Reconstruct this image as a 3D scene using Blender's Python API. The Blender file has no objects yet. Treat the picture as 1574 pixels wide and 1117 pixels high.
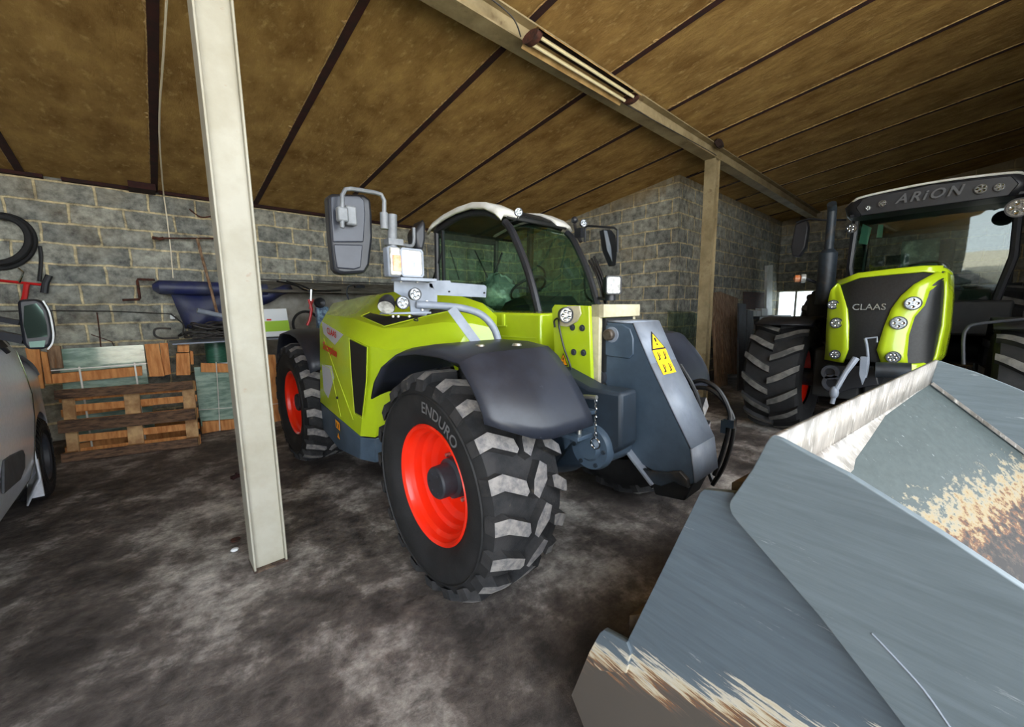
import bpy, math, random
from mathutils import Vector, Matrix
random.seed(7)
PI = math.pi
V = Vector
scene = bpy.context.scene
COL = scene.collection

# ------------------------------------------------------------------ camera
FP, YAW, PITCH, ROLL, HC = 614.45, 0.736288746, 0.136542095, -0.0138505456, 1.6
cF = V((math.sin(YAW) * math.cos(PITCH), math.cos(YAW) * math.cos(PITCH), -math.sin(PITCH)))
r0 = V((math.cos(YAW), -math.sin(YAW), 0)); u0 = r0.cross(cF)
cR = math.cos(ROLL) * r0 + math.sin(ROLL) * u0
cU = -math.sin(ROLL) * r0 + math.cos(ROLL) * u0
CP = V((0, 0, HC))
cam_data = bpy.data.cameras.new('camera'); cam = bpy.data.objects.new('camera', cam_data); COL.objects.link(cam)
cam_data.sensor_width = 36; cam_data.lens = FP / 1574 * 36; cam_data.clip_start = 0.05
cam.matrix_world = Matrix(((cR.x, cU.x, -cF.x, 0), (cR.y, cU.y, -cF.y, 0), (cR.z, cU.z, -cF.z, HC), (0, 0, 0, 1)))
scene.camera = cam
def ray(x, y): return cF + (x - 787) / FP * cR - (y - 558.5) / FP * cU
def AX(x, y, X): d = ray(x, y); return CP + d * (X / d.x)      # measured spot on the vertical plane X
def AY(x, y, Y): d = ray(x, y); return CP + d * (Y / d.y)
def AZ(x, y, z=0.): d = ray(x, y); return CP + d * ((z - HC) / d.z)
TS = math.tan(0.14154)
def ceil_z(y): return 3.27 + (7.6 - y) * TS

# ------------------------------------------------------------------ materials
def lin(c): return tuple(((v / 255) / 12.92 if v / 255 <= .04045 else ((v / 255 + .055) / 1.055) ** 2.4) for v in c)
MATS = {}
def mat(name, c1, c2=None, scale=6, rough=.5, metal=0, bump=0, bscale=60, coat=0, ramp=(.4, .6), c3=None, s3=2, r3=(.55, .7),
        stretch=(1, 1, 1), trans=0, emit=0, rvar=0, spec=.5):
    m = bpy.data.materials.new(name); m.use_nodes = True; nt = m.node_tree; N = nt.nodes; L = nt.links
    b = N['Principled BSDF']; b.inputs['Roughness'].default_value = rough; b.inputs['Metallic'].default_value = metal
    b.inputs['Coat Weight'].default_value = coat; b.inputs['Coat Roughness'].default_value = .05
    b.inputs['Specular IOR Level'].default_value = spec
    b.inputs['Base Color'].default_value = (*lin(c1), 1)
    tc = N.new('ShaderNodeTexCoord'); mp = N.new('ShaderNodeMapping'); mp.inputs['Scale'].default_value = stretch
    L.new(tc.outputs['Object'], mp.inputs['Vector'])
    def noise(s, d=8):
        n = N.new('ShaderNodeTexNoise'); n.inputs['Scale'].default_value = s; n.inputs['Detail'].default_value = d
        n.inputs['Roughness'].default_value = .62
        L.new(mp.outputs[0], n.inputs['Vector']); return n
    def rampn(src, r):
        q = N.new('ShaderNodeValToRGB'); q.color_ramp.elements[0].position = r[0]; q.color_ramp.elements[1].position = r[1]
        L.new(src, q.inputs[0]); return q
    last = None
    if c2:
        n = noise(scale); q = rampn(n.outputs[0], ramp)
        mx = N.new('ShaderNodeMix'); mx.data_type = 'RGBA'
        mx.inputs['A'].default_value = (*lin(c1), 1); mx.inputs['B'].default_value = (*lin(c2), 1)
        L.new(q.outputs[0], mx.inputs['Factor']); last = mx.outputs['Result']
        if rvar:
            ma = N.new('ShaderNodeMapRange'); ma.inputs['To Min'].default_value = rough; ma.inputs['To Max'].default_value = min(1, rough + rvar)
            L.new(q.outputs[0], ma.inputs['Value']); L.new(ma.outputs[0], b.inputs['Roughness'])
    if c3:
        n = noise(s3); q = rampn(n.outputs[0], r3)
        mx = N.new('ShaderNodeMix'); mx.data_type = 'RGBA'; mx.inputs['A'].default_value = (*lin(c1), 1)
        if last: L.new(last, mx.inputs['A'])
        mx.inputs['B'].default_value = (*lin(c3), 1); L.new(q.outputs[0], mx.inputs['Factor']); last = mx.outputs['Result']
    if last: L.new(last, b.inputs['Base Color'])
    if bump:
        n = noise(bscale); bp = N.new('ShaderNodeBump'); bp.inputs['Strength'].default_value = bump; bp.inputs['Distance'].default_value = .01
        L.new(n.outputs[0], bp.inputs['Height']); L.new(bp.outputs[0], b.inputs['Normal'])
    if trans:
        b.inputs['Transmission Weight'].default_value = trans
    if emit:
        b.inputs['Emission Color'].default_value = (*lin(c1), 1); b.inputs['Emission Strength'].default_value = emit
    MATS[name] = m
    return m

def thin_glass(name, tint, refl=.08, opac=.0, body=(20, 30, 28)):
    m = bpy.data.materials.new(name); m.use_nodes = True; nt = m.node_tree; N = nt.nodes; L = nt.links
    for n in list(N): N.remove(n)
    out = N.new('ShaderNodeOutputMaterial'); tr = N.new('ShaderNodeBsdfTransparent'); tr.inputs[0].default_value = (*lin(tint), 1)
    gl = N.new('ShaderNodeBsdfGlossy'); gl.inputs['Roughness'].default_value = .03; gl.inputs[0].default_value = (.9, 1, .95, 1)
    lw = N.new('ShaderNodeLayerWeight'); lw.inputs[0].default_value = .5
    pw = N.new('ShaderNodeMath'); pw.operation = 'POWER'; pw.inputs[1].default_value = 4; L.new(lw.outputs['Facing'], pw.inputs[0])
    fr = N.new('ShaderNodeMath'); fr.operation = 'MULTIPLY_ADD'; fr.inputs[1].default_value = .8; fr.inputs[2].default_value = refl; L.new(pw.outputs[0], fr.inputs[0])
    mx = N.new('ShaderNodeMixShader'); L.new(fr.outputs[0], mx.inputs[0]); L.new(tr.outputs[0], mx.inputs[1]); L.new(gl.outputs[0], mx.inputs[2])
    last = mx
    if opac:
        df = N.new('ShaderNodeBsdfDiffuse'); df.inputs[0].default_value = (*lin(body), 1)
        m2 = N.new('ShaderNodeMixShader'); m2.inputs[0].default_value = opac
        L.new(mx.outputs[0], m2.inputs[1]); L.new(df.outputs[0], m2.inputs[2]); last = m2
    L.new(last.outputs[0], out.inputs[0]); MATS[name] = m; return m

def block_mat(name, axis, b1=(164, 164, 155), b2=(130, 133, 130), mortar=(206, 192, 158), top=None):
    """breeze blocks: axis 'x' = wall running along X, 'y' = running along Y"""
    m = bpy.data.materials.new(name); m.use_nodes = True; nt = m.node_tree; N = nt.nodes; L = nt.links
    b = N['Principled BSDF']; b.inputs['Roughness'].default_value = .95; b.inputs['Specular IOR Level'].default_value = .15
    tc = N.new('ShaderNodeTexCoord'); sp = N.new('ShaderNodeSeparateXYZ'); L.new(tc.outputs['Object'], sp.inputs[0])
    cb = N.new('ShaderNodeCombineXYZ'); xy = N.new('ShaderNodeMath'); xy.operation = 'SUBTRACT'; L.new(sp.outputs[0], xy.inputs[0]); L.new(sp.outputs[1], xy.inputs[1])
    L.new(xy.outputs[0], cb.inputs[0]); L.new(sp.outputs[2], cb.inputs[1])
    nz = N.new('ShaderNodeTexNoise'); nz.inputs['Scale'].default_value = 4.5; nz.inputs['Detail'].default_value = 5; L.new(tc.outputs['Object'], nz.inputs['Vector'])
    sc = N.new('ShaderNodeVectorMath'); sc.operation = 'MULTIPLY_ADD'; sc.inputs[1].default_value = (.055, .045, 0)
    L.new(nz.outputs['Color'], sc.inputs[0]); L.new(cb.outputs[0], sc.inputs[2])
    br = N.new('ShaderNodeTexBrick'); L.new(sc.outputs[0], br.inputs['Vector'])
    br.inputs['Scale'].default_value = 1; br.inputs['Brick Width'].default_value = .51; br.inputs['Row Height'].default_value = .25
    br.inputs['Mortar Size'].default_value = .017; br.inputs['Mortar Smooth'].default_value = .5; br.inputs['Bias'].default_value = 0
    br.inputs['Color1'].default_value = (*lin(b1), 1); br.inputs['Color2'].default_value = (*lin(b2), 1); br.inputs['Mortar'].default_value = (*lin(mortar), 1)
    n2 = N.new('ShaderNodeTexNoise'); n2.inputs['Scale'].default_value = 9; n2.inputs['Detail'].default_value = 9; n2.inputs['Roughness'].default_value = .7; L.new(tc.outputs['Object'], n2.inputs['Vector'])
    rp = N.new('ShaderNodeValToRGB'); rp.color_ramp.elements[0].position = .32; rp.color_ramp.elements[0].color = (.30, .30, .31, 1)
    rp.color_ramp.elements[1].position = .68; rp.color_ramp.elements[1].color = (1.3, 1.28, 1.2, 1); L.new(n2.outputs[0], rp.inputs[0])
    mu = N.new('ShaderNodeMix'); mu.data_type = 'RGBA'; mu.blend_type = 'MULTIPLY'; mu.inputs['Factor'].default_value = 1
    L.new(br.outputs['Color'], mu.inputs['A']); L.new(rp.outputs[0], mu.inputs['B'])
    n3 = N.new('ShaderNodeTexNoise'); n3.inputs['Scale'].default_value = 1.6; n3.inputs['Detail'].default_value = 7; L.new(tc.outputs['Object'], n3.inputs['Vector'])
    r3 = N.new('ShaderNodeValToRGB'); r3.color_ramp.elements[0].position = .5; r3.color_ramp.elements[1].position = .72; L.new(n3.outputs[0], r3.inputs[0])
    f3 = N.new('ShaderNodeMath'); f3.operation = 'MULTIPLY'; f3.inputs[1].default_value = .3; L.new(r3.outputs[0], f3.inputs[0])
    fac = f3.outputs[0]
    if top:      # clay and mortar smeared over the uppermost course
        mr = N.new('ShaderNodeMapRange'); mr.inputs['From Min'].default_value = top[0]; mr.inputs['From Max'].default_value = top[1]; L.new(sp.outputs[2], mr.inputs['Value'])
        ad = N.new('ShaderNodeMath'); ad.operation = 'MULTIPLY_ADD'; ad.inputs[1].default_value = 1.6; L.new(n3.outputs[0], ad.inputs[0]); L.new(mr.outputs[0], ad.inputs[2])
        sb = N.new('ShaderNodeMath'); sb.operation = 'SUBTRACT'; sb.inputs[1].default_value = 1.15; sb.use_clamp = True; L.new(ad.outputs[0], sb.inputs[0])
        mxx = N.new('ShaderNodeMath'); mxx.operation = 'MAXIMUM'; L.new(sb.outputs[0], mxx.inputs[0]); L.new(fac, mxx.inputs[1]); fac = mxx.outputs[0]
    m3 = N.new('ShaderNodeMix'); m3.data_type = 'RGBA'; L.new(fac, m3.inputs['Factor']); L.new(mu.outputs['Result'], m3.inputs['A']); m3.inputs['B'].default_value = (*lin((140, 120, 84)), 1)
    L.new(m3.outputs['Result'], b.inputs['Base Color'])
    h = N.new('ShaderNodeMath'); h.operation = 'MULTIPLY_ADD'; h.inputs[1].default_value = .5; L.new(n2.outputs[0], h.inputs[0]); L.new(br.outputs['Fac'], h.inputs[2])
    bp = N.new('ShaderNodeBump'); bp.inputs['Strength'].default_value = .8; bp.inputs['Distance'].default_value = .012; L.new(h.outputs[0], bp.inputs['Height']); L.new(bp.outputs[0], b.inputs['Normal'])
    MATS[name] = m; return m

mat('lime', (170, 194, 32), rough=.22, coat=.6, c2=(163, 186, 28), scale=3, spec=.5)
mat('lime_dull', (182, 204, 44), rough=.4, coat=.1)
mat('tele_grey', (72, 88, 104), (58, 72, 86), rough=.42, scale=3, bump=.05, bscale=200)
mat('light_grey', (134, 142, 154), (118, 126, 138), rough=.45, scale=6)
mat('dark_steel', (40, 50, 60), (24, 28, 32), rough=.5, scale=5, c3=(70, 60, 48), s3=3)
mat('black_plastic', (26, 28, 33), (36, 38, 44), rough=.42, scale=4)
mat('fender_plastic', (30, 33, 42), (46, 50, 60), rough=.38, scale=2.5, c3=(84, 88, 96), s3=30, r3=(.68, .8))
mat('rubber', (14, 15, 17), (26, 26, 28), rough=.75, scale=9, bump=.2, bscale=90)
mat('tread', (24, 25, 28), (46, 45, 46), rough=.9, scale=7, bump=.4, bscale=70, c3=(92, 84, 72), s3=18, r3=(.62, .78))
mat('old_tread', (66, 66, 64), (104, 102, 98), rough=.85, scale=7, bump=.4, bscale=70)
mat('lug_top', (104, 102, 104), (142, 138, 134), rough=.9, scale=22, bump=.5, bscale=120)
mat('tire_text', (96, 96, 98), rough=.8)
mat('rim_red', (232, 40, 12), rough=.3, coat=.4)
mat('hub_grey', (52, 56, 64), (38, 40, 46), rough=.55)
mat('bolt_metal', (190, 190, 184), rough=.35, metal=.9)
mat('white_paint', (226, 228, 226), (210, 210, 204), rough=.5)
mat('cream_steel', (166, 163, 150), (154, 150, 134), rough=.55, scale=3, c3=(150, 130, 110), s3=14, r3=(.66, .75), bump=.05)
mat('cream_beam', (150, 136, 104), (122, 108, 78), rough=.7, scale=3, c3=(90, 70, 46), s3=7, r3=(.6, .75), bump=.1)
mat('cream_bare', (196, 188, 156), (168, 160, 134), rough=.6, scale=8)
mat('maroon_steel', (50, 14, 10), (30, 8, 6), rough=.9, scale=9)
mat('orange_warn', (250, 160, 10), rough=.5)
mat('yellow_warn', (246, 196, 20), rough=.5)
mat('ink', (14, 14, 14), rough=.6)
mat('red_ink', (206, 24, 20), rough=.5)
mat('silver_sticker', (188, 192, 198), rough=.35)
mat('lamp_lens', (170, 174, 176), (100, 104, 108), rough=.12, metal=.6, scale=60)
mat('amber_lens', (226, 120, 60), (230, 170, 130), rough=.2, scale=20)
mat('clear_lens', (196, 196, 190), (140, 140, 134), scale=26, rough=.15, spec=.8)
mat('mirror_glass', (70, 84, 76), rough=.05, metal=1)
mat('interior_dark', (14, 16, 17), (24, 26, 28), rough=.7)
mat('plastic_film', (104, 122, 120), (214, 230, 226), rough=.15, scale=5, ramp=(.5, .75), bump=1, bscale=9, coat=1)
mat('chrome', (200, 204, 206), rough=.15, metal=1)
mat('hose', (16, 16, 18), rough=.45)
mat('wood_new', (216, 152, 90), (184, 116, 60), rough=.75, scale=3, stretch=(8, 8, 1.2), bump=.15)
mat('wood_old', (120, 92, 70), (66, 50, 40), rough=.85, scale=3, stretch=(1.5, 8, 14), bump=.3, c3=(120, 92, 64), s3=5)
mat('wood_block', (206, 170, 122), (160, 120, 80), rough=.8, scale=6, bump=.2)
mat('wood_weather', (160, 130, 102), (100, 78, 60), rough=.9, scale=3, stretch=(10, 10, 1), bump=.3, c3=(144, 100, 60), s3=3)
mat('glass_stack', (112, 140, 126), (164, 188, 172), rough=.12, scale=5, stretch=(1, 1, 4), spec=.8, coat=.5)
mat('strap', (228, 228, 220), rough=.4)
mat('blue_tarp', (34, 40, 84), (58, 62, 82), rough=.5, scale=4, bump=.3, bscale=14)
mat('frame_dark', (36, 48, 60), (30, 40, 50), rough=.55)
mat('mortar_crumbs', (176, 148, 100), (130, 100, 60), rough=.95, scale=30)
mat('pin_steel', (96, 88, 80), (70, 60, 52), rough=.5, metal=.5, scale=20)
mat('post_grey', (112, 116, 120), (92, 96, 100), rough=.4, scale=10)
mat('rust', (84, 44, 30), (50, 30, 24), rough=.9, scale=20, bump=.3)
mat('cable', (38, 38, 38), (66, 62, 58), rough=.6, scale=8)
mat('white_card', (214, 218, 220), rough=.6)
mat('green_card', (150, 190, 40), rough=.6)
mat('spool_green', (40, 84, 66), (60, 110, 88), rough=.4, scale=14, stretch=(1, 1, 8))
mat('red_paint', (186, 26, 26), rough=.35)
mat('blue_box', (130, 160, 180), (60, 80, 110), rough=.4, scale=18)
mat('van_silver', (200, 204, 212), (190, 194, 202), rough=.3, metal=.1, coat=.5, scale=40)
mat('visor_text', (92, 94, 98), rough=.5)
mat('van_trim', (44, 46, 50), (60, 62, 66), rough=.6, scale=10)
mat('rope', (216, 206, 184), rough=.8)
mat('light_tube', (235, 226, 190), rough=.3)
mat('lamp_housing', (150, 118, 70), (190, 160, 110), rough=.6, scale=4)
mat('dark_brown', (40, 22, 14), rough=.9)  # dark brown of the lamp's middle strip and the nest
mat('tractor_mesh', (14, 16, 18), (26, 28, 30), rough=.5, scale=60)
mat('shelf_board', (92, 88, 78), (66, 62, 54), rough=.85, scale=6, stretch=(1, 4, 12))
mat('debris', (96, 80, 66), (50, 36, 30), rough=.9, scale=30)
mat('paper_sticker', (120, 170, 160), rough=.4)
thin_glass('cab_glass', (196, 222, 200), opac=.03, body=(60, 110, 84))
thin_glass('tractor_glass', (170, 196, 180), opac=.08, body=(20, 40, 34))
thin_glass('pane_glass', (238, 246, 240), opac=.03, body=(60, 90, 80))
thin_glass('clear_glass', (235, 240, 240))

# ceiling: mud coloured concrete slabs with board marks
def ceiling_mat():
    m = mat('slab', (204, 168, 104), (142, 108, 60), rough=.9, scale=4, ramp=(.32, .7), c3=(222, 190, 130), s3=17, r3=(.56, .78), spec=.1, stretch=(1, .55, 1))
    N = m.node_tree.nodes; L = m.node_tree.links; b = N['Principled BSDF']
    tc = N.new('ShaderNodeTexCoord'); mp = N.new('ShaderNodeMapping'); mp.inputs['Scale'].default_value = (1, .35, 1); mp.inputs['Rotation'].default_value = (0, 0, .5)
    L.new(tc.outputs['Object'], mp.inputs[0])
    n = N.new('ShaderNodeTexNoise'); n.inputs['Scale'].default_value = 9; n.inputs['Detail'].default_value = 14; n.inputs['Roughness'].default_value = .78; n.inputs['Distortion'].default_value = .1
    L.new(mp.outputs[0], n.inputs['Vector'])
    bp = N.new('ShaderNodeBump'); bp.inputs['Strength'].default_value = 1; bp.inputs['Distance'].default_value = .09
    L.new(n.outputs[0], bp.inputs['Height']); L.new(bp.outputs[0], b.inputs['Normal'])
ceiling_mat()

def floor_mat():
    m = bpy.data.materials.new('dirty_concrete'); m.use_nodes = True; N = m.node_tree.nodes; L = m.node_tree.links; b = N['Principled BSDF']
    tc = N.new('ShaderNodeTexCoord')
    def noise(s, d, r, sc=(1, 1, 1), dist=0):
        mp = N.new('ShaderNodeMapping'); mp.inputs['Scale'].default_value = sc; mp.inputs['Rotation'].default_value = (0, 0, .5); L.new(tc.outputs['Object'], mp.inputs[0])
        n = N.new('ShaderNodeTexNoise'); n.inputs['Scale'].default_value = s; n.inputs['Detail'].default_value = d; n.inputs['Roughness'].default_value = r; n.inputs['Distortion'].default_value = dist
        L.new(mp.outputs[0], n.inputs['Vector']); return n
    n1 = noise(1.25, 12, .68, (1, .8, 1), .1); n2 = noise(7, 14, .8, (1, 1.5, 1), .15); n3 = noise(50, 8, .75)
    r1 = N.new('ShaderNodeValToRGB'); e = r1.color_ramp.elements; e[0].position = .40; e[0].color = (*lin((60, 55, 54)), 1); e[1].position = .62; e[1].color = (*lin((196, 192, 188)), 1)
    e2 = e.new(.5); e2.color = (*lin((108, 101, 98)), 1); L.new(n1.outputs[0], r1.inputs[0])
    r2 = N.new('ShaderNodeValToRGB'); e = r2.color_ramp.elements; e[0].position = .36; e[0].color = (.35, .33, .32, 1); e[1].position = .64; e[1].color = (1.3, 1.27, 1.22, 1); L.new(n2.outputs[0], r2.inputs[0])
    mx = N.new('ShaderNodeMix'); mx.data_type = 'RGBA'; mx.blend_type = 'MULTIPLY'; mx.inputs['Factor'].default_value = 1; L.new(r1.outputs[0], mx.inputs['A']); L.new(r2.outputs[0], mx.inputs['B'])
    L.new(mx.outputs['Result'], b.inputs['Base Color'])
    ro = N.new('ShaderNodeMapRange'); ro.inputs['From Min'].default_value = .35; ro.inputs['From Max'].default_value = .6; ro.inputs['To Min'].default_value = .5; ro.inputs['To Max'].default_value = .85; L.new(n1.outputs[0], ro.inputs['Value']); L.new(ro.outputs[0], b.inputs['Roughness'])
    ad = N.new('ShaderNodeMath'); ad.operation = 'MULTIPLY_ADD'; ad.inputs[1].default_value = .25; L.new(n3.outputs[0], ad.inputs[0]); L.new(n2.outputs[0], ad.inputs[2])
    bp = N.new('ShaderNodeBump'); bp.inputs['Strength'].default_value = .8; bp.inputs['Distance'].default_value = .025; L.new(ad.outputs[0], bp.inputs['Height']); L.new(bp.outputs[0], b.inputs['Normal'])
    MATS['dirty_concrete'] = m
floor_mat()
block_mat('blocks_x', 'x'); block_mat('blocks_y', 'y', top=(3.2, 3.75)); block_mat('blocks_pier', 'x', top=(3.4, 3.95))
mat('yard', (206, 196, 178), (180, 170, 152), rough=.95, scale=2)

def bucket_mat(name, base, wear_dir, wear_lo, wear_hi, steel=(88, 82, 76), soft=False):
    """grey paint with scratches; below a ragged height the paint is ground off to bare steel"""
    m = bpy.data.materials.new(name); m.use_nodes = True; N = m.node_tree.nodes; L = m.node_tree.links; b = N['Principled BSDF']
    tc = N.new('ShaderNodeTexCoord')
    def noise(s, d, r, sc=(1, 1, 1), rot=(0, 0, 0)):
        mp = N.new('ShaderNodeMapping'); mp.inputs['Scale'].default_value = sc; mp.inputs['Rotation'].default_value = rot; L.new(tc.outputs['Object'], mp.inputs[0])
        n = N.new('ShaderNodeTexNoise'); n.inputs['Scale'].default_value = s; n.inputs['Detail'].default_value = d; n.inputs['Roughness'].default_value = r
        L.new(mp.outputs[0], n.inputs['Vector']); return n
    sc1 = noise(7, 9, .7, (3, .6, 9), (.22, 0, 0)); big = noise(3.5, 7, .65); fine = noise(40, 8, .7, (1, .12, 1.2), (.25, 0, 0))
    rs = N.new('ShaderNodeValToRGB'); rs.color_ramp.elements[0].position = .35; rs.color_ramp.elements[1].position = .75; L.new(sc1.outputs[0], rs.inputs[0])
    mx = N.new('ShaderNodeMix'); mx.data_type = 'RGBA'; mx.inputs['A'].default_value = (*lin(base), 1); mx.inputs['B'].default_value = (*lin([min(255, int(c * 1.14) + 5) for c in base]), 1); L.new(rs.outputs[0], mx.inputs['Factor'])
    rf = N.new('ShaderNodeValToRGB'); rf.color_ramp.elements[0].position = .64; rf.color_ramp.elements[1].position = .8; L.new(fine.outputs[0], rf.inputs[0])
    m1 = N.new('ShaderNodeMix'); m1.data_type = 'RGBA'; L.new(rf.outputs[0], m1.inputs['Factor']); L.new(mx.outputs['Result'], m1.inputs['A']); m1.inputs['B'].default_value = (*lin((206, 212, 214)), 1)
    dp = N.new('ShaderNodeVectorMath'); dp.operation = 'DOT_PRODUCT'; dp.inputs[1].default_value = wear_dir; L.new(tc.outputs['Object'], dp.inputs[0])
    ws = N.new('ShaderNodeMath'); ws.operation = 'MULTIPLY_ADD'; ws.inputs[1].default_value = .38; L.new(sc1.outputs[0], ws.inputs[0]); L.new(dp.outputs['Value'], ws.inputs[2])
    mr = N.new('ShaderNodeMapRange'); mr.inputs['From Min'].default_value = wear_hi; mr.inputs['From Max'].default_value = wear_lo; L.new(ws.outputs[0], mr.inputs['Value'])
    q = N.new('ShaderNodeValToRGB'); q.color_ramp.elements[0].position = .0; q.color_ramp.elements[0].color = (0, 0, 0, 1); q.color_ramp.elements[1].position = .12; q.color_ramp.elements[1].color = (1, 1, 1, 1)
    L.new(mr.outputs[0], q.inputs[0])
    wc = N.new('ShaderNodeValToRGB'); e = wc.color_ramp.elements; e[0].position = .05; e[0].color = (*lin((128, 124, 110) if soft else (206, 202, 190)), 1); e[1].position = .9; e[1].color = (*lin(steel), 1)
    k = e.new(.4); k.color = (*lin((134, 118, 86) if soft else (190, 178, 150)), 1); k = e.new(.55); k.color = (*lin((96, 58, 34) if soft else (130, 84, 50)), 1); k = e.new(.68); k.color = (*lin((60, 52, 46) if soft else (104, 92, 84)), 1)
    L.new(mr.outputs[0], wc.inputs[0])
    m2 = N.new('ShaderNodeMix'); m2.data_type = 'RGBA'; L.new(q.outputs[0], m2.inputs['Factor']); L.new(m1.outputs['Result'], m2.inputs['A']); L.new(wc.outputs[0], m2.inputs['B'])
    L.new(m2.outputs['Result'], b.inputs['Base Color'])
    b.inputs['Roughness'].default_value = .62 if soft else .42; b.inputs['Metallic'].default_value = 0 if soft else .1; b.inputs['Specular IOR Level'].default_value = .25 if soft else .5
    bp = N.new('ShaderNodeBump'); bp.inputs['Strength'].default_value = .25; bp.inputs['Distance'].default_value = .004; L.new(big.outputs[0], bp.inputs['Height']); L.new(bp.outputs[0], b.inputs['Normal'])
    MATS[name] = m; return m

# ------------------------------------------------------------------ mesh builder
def basis(axis):
    a = V(axis).normalized(); t = V((0, 0, 1)) if abs(a.z) < .9 else V((1, 0, 0))
    u = a.cross(t).normalized(); return u, a.cross(u).normalized(), a
class MB:
    def __init__(s): s.v = []; s.f = []; s.mi = []; s.cur = 0
    def face(s, idx): s.f.append(tuple(idx)); s.mi.append(s.cur); return s
    def add(s, vs, fs):
        n = len(s.v); s.v += [V(p) for p in vs]
        for q in fs: s.face([n + i for i in q])
        return s
    def box(s, c, size, rot=None):
        c = V(c); h = V(size) / 2; vs = []
        for x in (-1, 1):
            for y in (-1, 1):
                for z in (-1, 1):
                    p = V((x * h.x, y * h.y, z * h.z))
                    if rot is not None: p = rot @ p
                    vs.append(c + p)
        return s.add(vs, [(0, 1, 3, 2), (4, 6, 7, 5), (0, 4, 5, 1), (2, 3, 7, 6), (0, 2, 6, 4), (1, 5, 7, 3)])
    def bb(s, lo, hi): lo = V(lo); hi = V(hi); return s.box((lo + hi) / 2, hi - lo)
    def plate(s, pts, t):
        """polygon (3-D points) thickened by vector t"""
        pts = [V(p) for p in pts]; t = V(t); n = len(pts)
        return s.add(pts + [p + t for p in pts], [tuple(range(n))[::-1], tuple(range(n, 2 * n))] + [(i, (i + 1) % n, n + (i + 1) % n, n + i) for i in range(n)])
    def bar(s, a, b, w, h, up=(0, 0, 1)):
        a = V(a); b = V(b); d = (b - a); L = d.length; d.normalize(); u = d.cross(V(up))
        if u.length < 1e-4: u = d.cross(V((0, 1, 0)))
        u.normalize(); n = u.cross(d)
        rot = Matrix((u, d, n)).transposed()
        return s.box((a + b) / 2, (w, L, h), rot)
    def tube(s, path, r, n=10, closed=False, caps=True, smooth=0):
        P = [V(p) for p in path]
        if smooth: P = catmull(P, smooth, closed)
        m = len(P); base = len(s.v); prev = None
        for i, p in enumerate(P):
            if closed: d = P[(i + 1) % m] - P[i - 1]
            else: d = P[min(i + 1, m - 1)] - P[max(i - 1, 0)]
            if d.length < 1e-9: d = V((0, 0, 1))
            d.normalize()
            if prev is None: u, w, _ = basis(d)
            else:
                u = prev - d * prev.dot(d)
                if u.length < 1e-5: u, w, _ = basis(d)
                u.normalize(); w = d.cross(u)
            prev = u; rr = r[i] if isinstance(r, (list, tuple)) else r
            for k in range(n):
                a = 2 * PI * k / n; s.v.append(p + (u * math.cos(a) + w * math.sin(a)) * rr)
        for i in range(m if closed else m - 1):
            j = (i + 1) % m
            for k in range(n):
                q = (k + 1) % n; s.face((base + i * n + k, base + i * n + q, base + j * n + q, base + j * n + k))
        if caps and not closed:
            s.face([base + k for k in range(n)][::-1]); s.face([base + (m - 1) * n + k for k in range(n)])
        return s
    def cyl(s, a, b, r, n=20, r2=None): return s.tube([a, b], [r, r if r2 is None else r2], n)
    def lathe(s, prof, c, axis, n=32, a0=0, a1=2 * PI, cap=False):
        """prof: (along axis, radius)"""
        u, w, a = basis(axis); c = V(c); base = len(s.v); full = abs(a1 - a0 - 2 * PI) < 1e-6; m = n if full else n + 1
        for i in range(m):
            t = a0 + (a1 - a0) * i / n
            for (h, r) in prof: s.v.append(c + a * h + (u * math.cos(t) + w * math.sin(t)) * r)
        k = len(prof)
        for i in range(n):
            j = (i + 1) % m
            for q in range(k - 1):
                s.face((base + i * k + q, base + j * k + q, base + j * k + q + 1, base + i * k + q + 1))
        if cap:
            s.face([base + i * k for i in range(m)]); s.face([base + i * k + k - 1 for i in range(m)][::-1])
        return s
    def grid(s, rows, thick=None):
        n = len(rows[0]); vs = [V(p) for r in rows for p in r]; fs = []
        for i in range(len(rows) - 1):
            for j in range(n - 1): fs.append((i * n + j, i * n + j + 1, (i + 1) * n + j + 1, (i + 1) * n + j))
        return s.add(vs, fs)
    def ball(s, c, r, n=14, sc=(1, 1, 1)):
        c = V(c); vs = []; fs = []; m = n // 2
        for i in range(m + 1):
            for j in range(n):
                t = PI * i / m; p = 2 * PI * j / n
                vs.append(c + V((math.sin(t) * math.cos(p) * sc[0], math.sin(t) * math.sin(p) * sc[1], math.cos(t) * sc[2])) * r)
        for i in range(m):
            for j in range(n): fs.append((i * n + j, i * n + (j + 1) % n, (i + 1) * n + (j + 1) % n, (i + 1) * n + j))
        return s.add(vs, fs)
    def text(s, txt, O, U, W, size, depth=.002, shear=0, mapf=None, spacing=1, bold=0):
        cu = bpy.data.curves.new('t', 'FONT'); cu.body = txt; cu.size = 1; cu.align_x = 'CENTER'; cu.align_y = 'CENTER'; cu.resolution_u = 3; cu.space_character = spacing; cu.offset = bold
        ob = bpy.data.objects.new('t', cu); COL.objects.link(ob); bpy.context.view_layer.update()
        me = ob.evaluated_get(bpy.context.evaluated_depsgraph_get()).to_mesh()
        O = V(O); U = V(U).normalized(); W = V(W).normalized(); Nn = U.cross(W)
        vs = []
        for v in me.vertices:
            x, y = v.co.x * size + shear * v.co.y * size, v.co.y * size
            vs.append(mapf(x, y) if mapf else O + U * x + W * y + Nn * depth)
        s.add(vs, [tuple(p.vertices) for p in me.polygons])
        COL.objects.unlink(ob); bpy.data.objects.remove(ob); bpy.data.curves.remove(cu)
        return s
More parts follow.
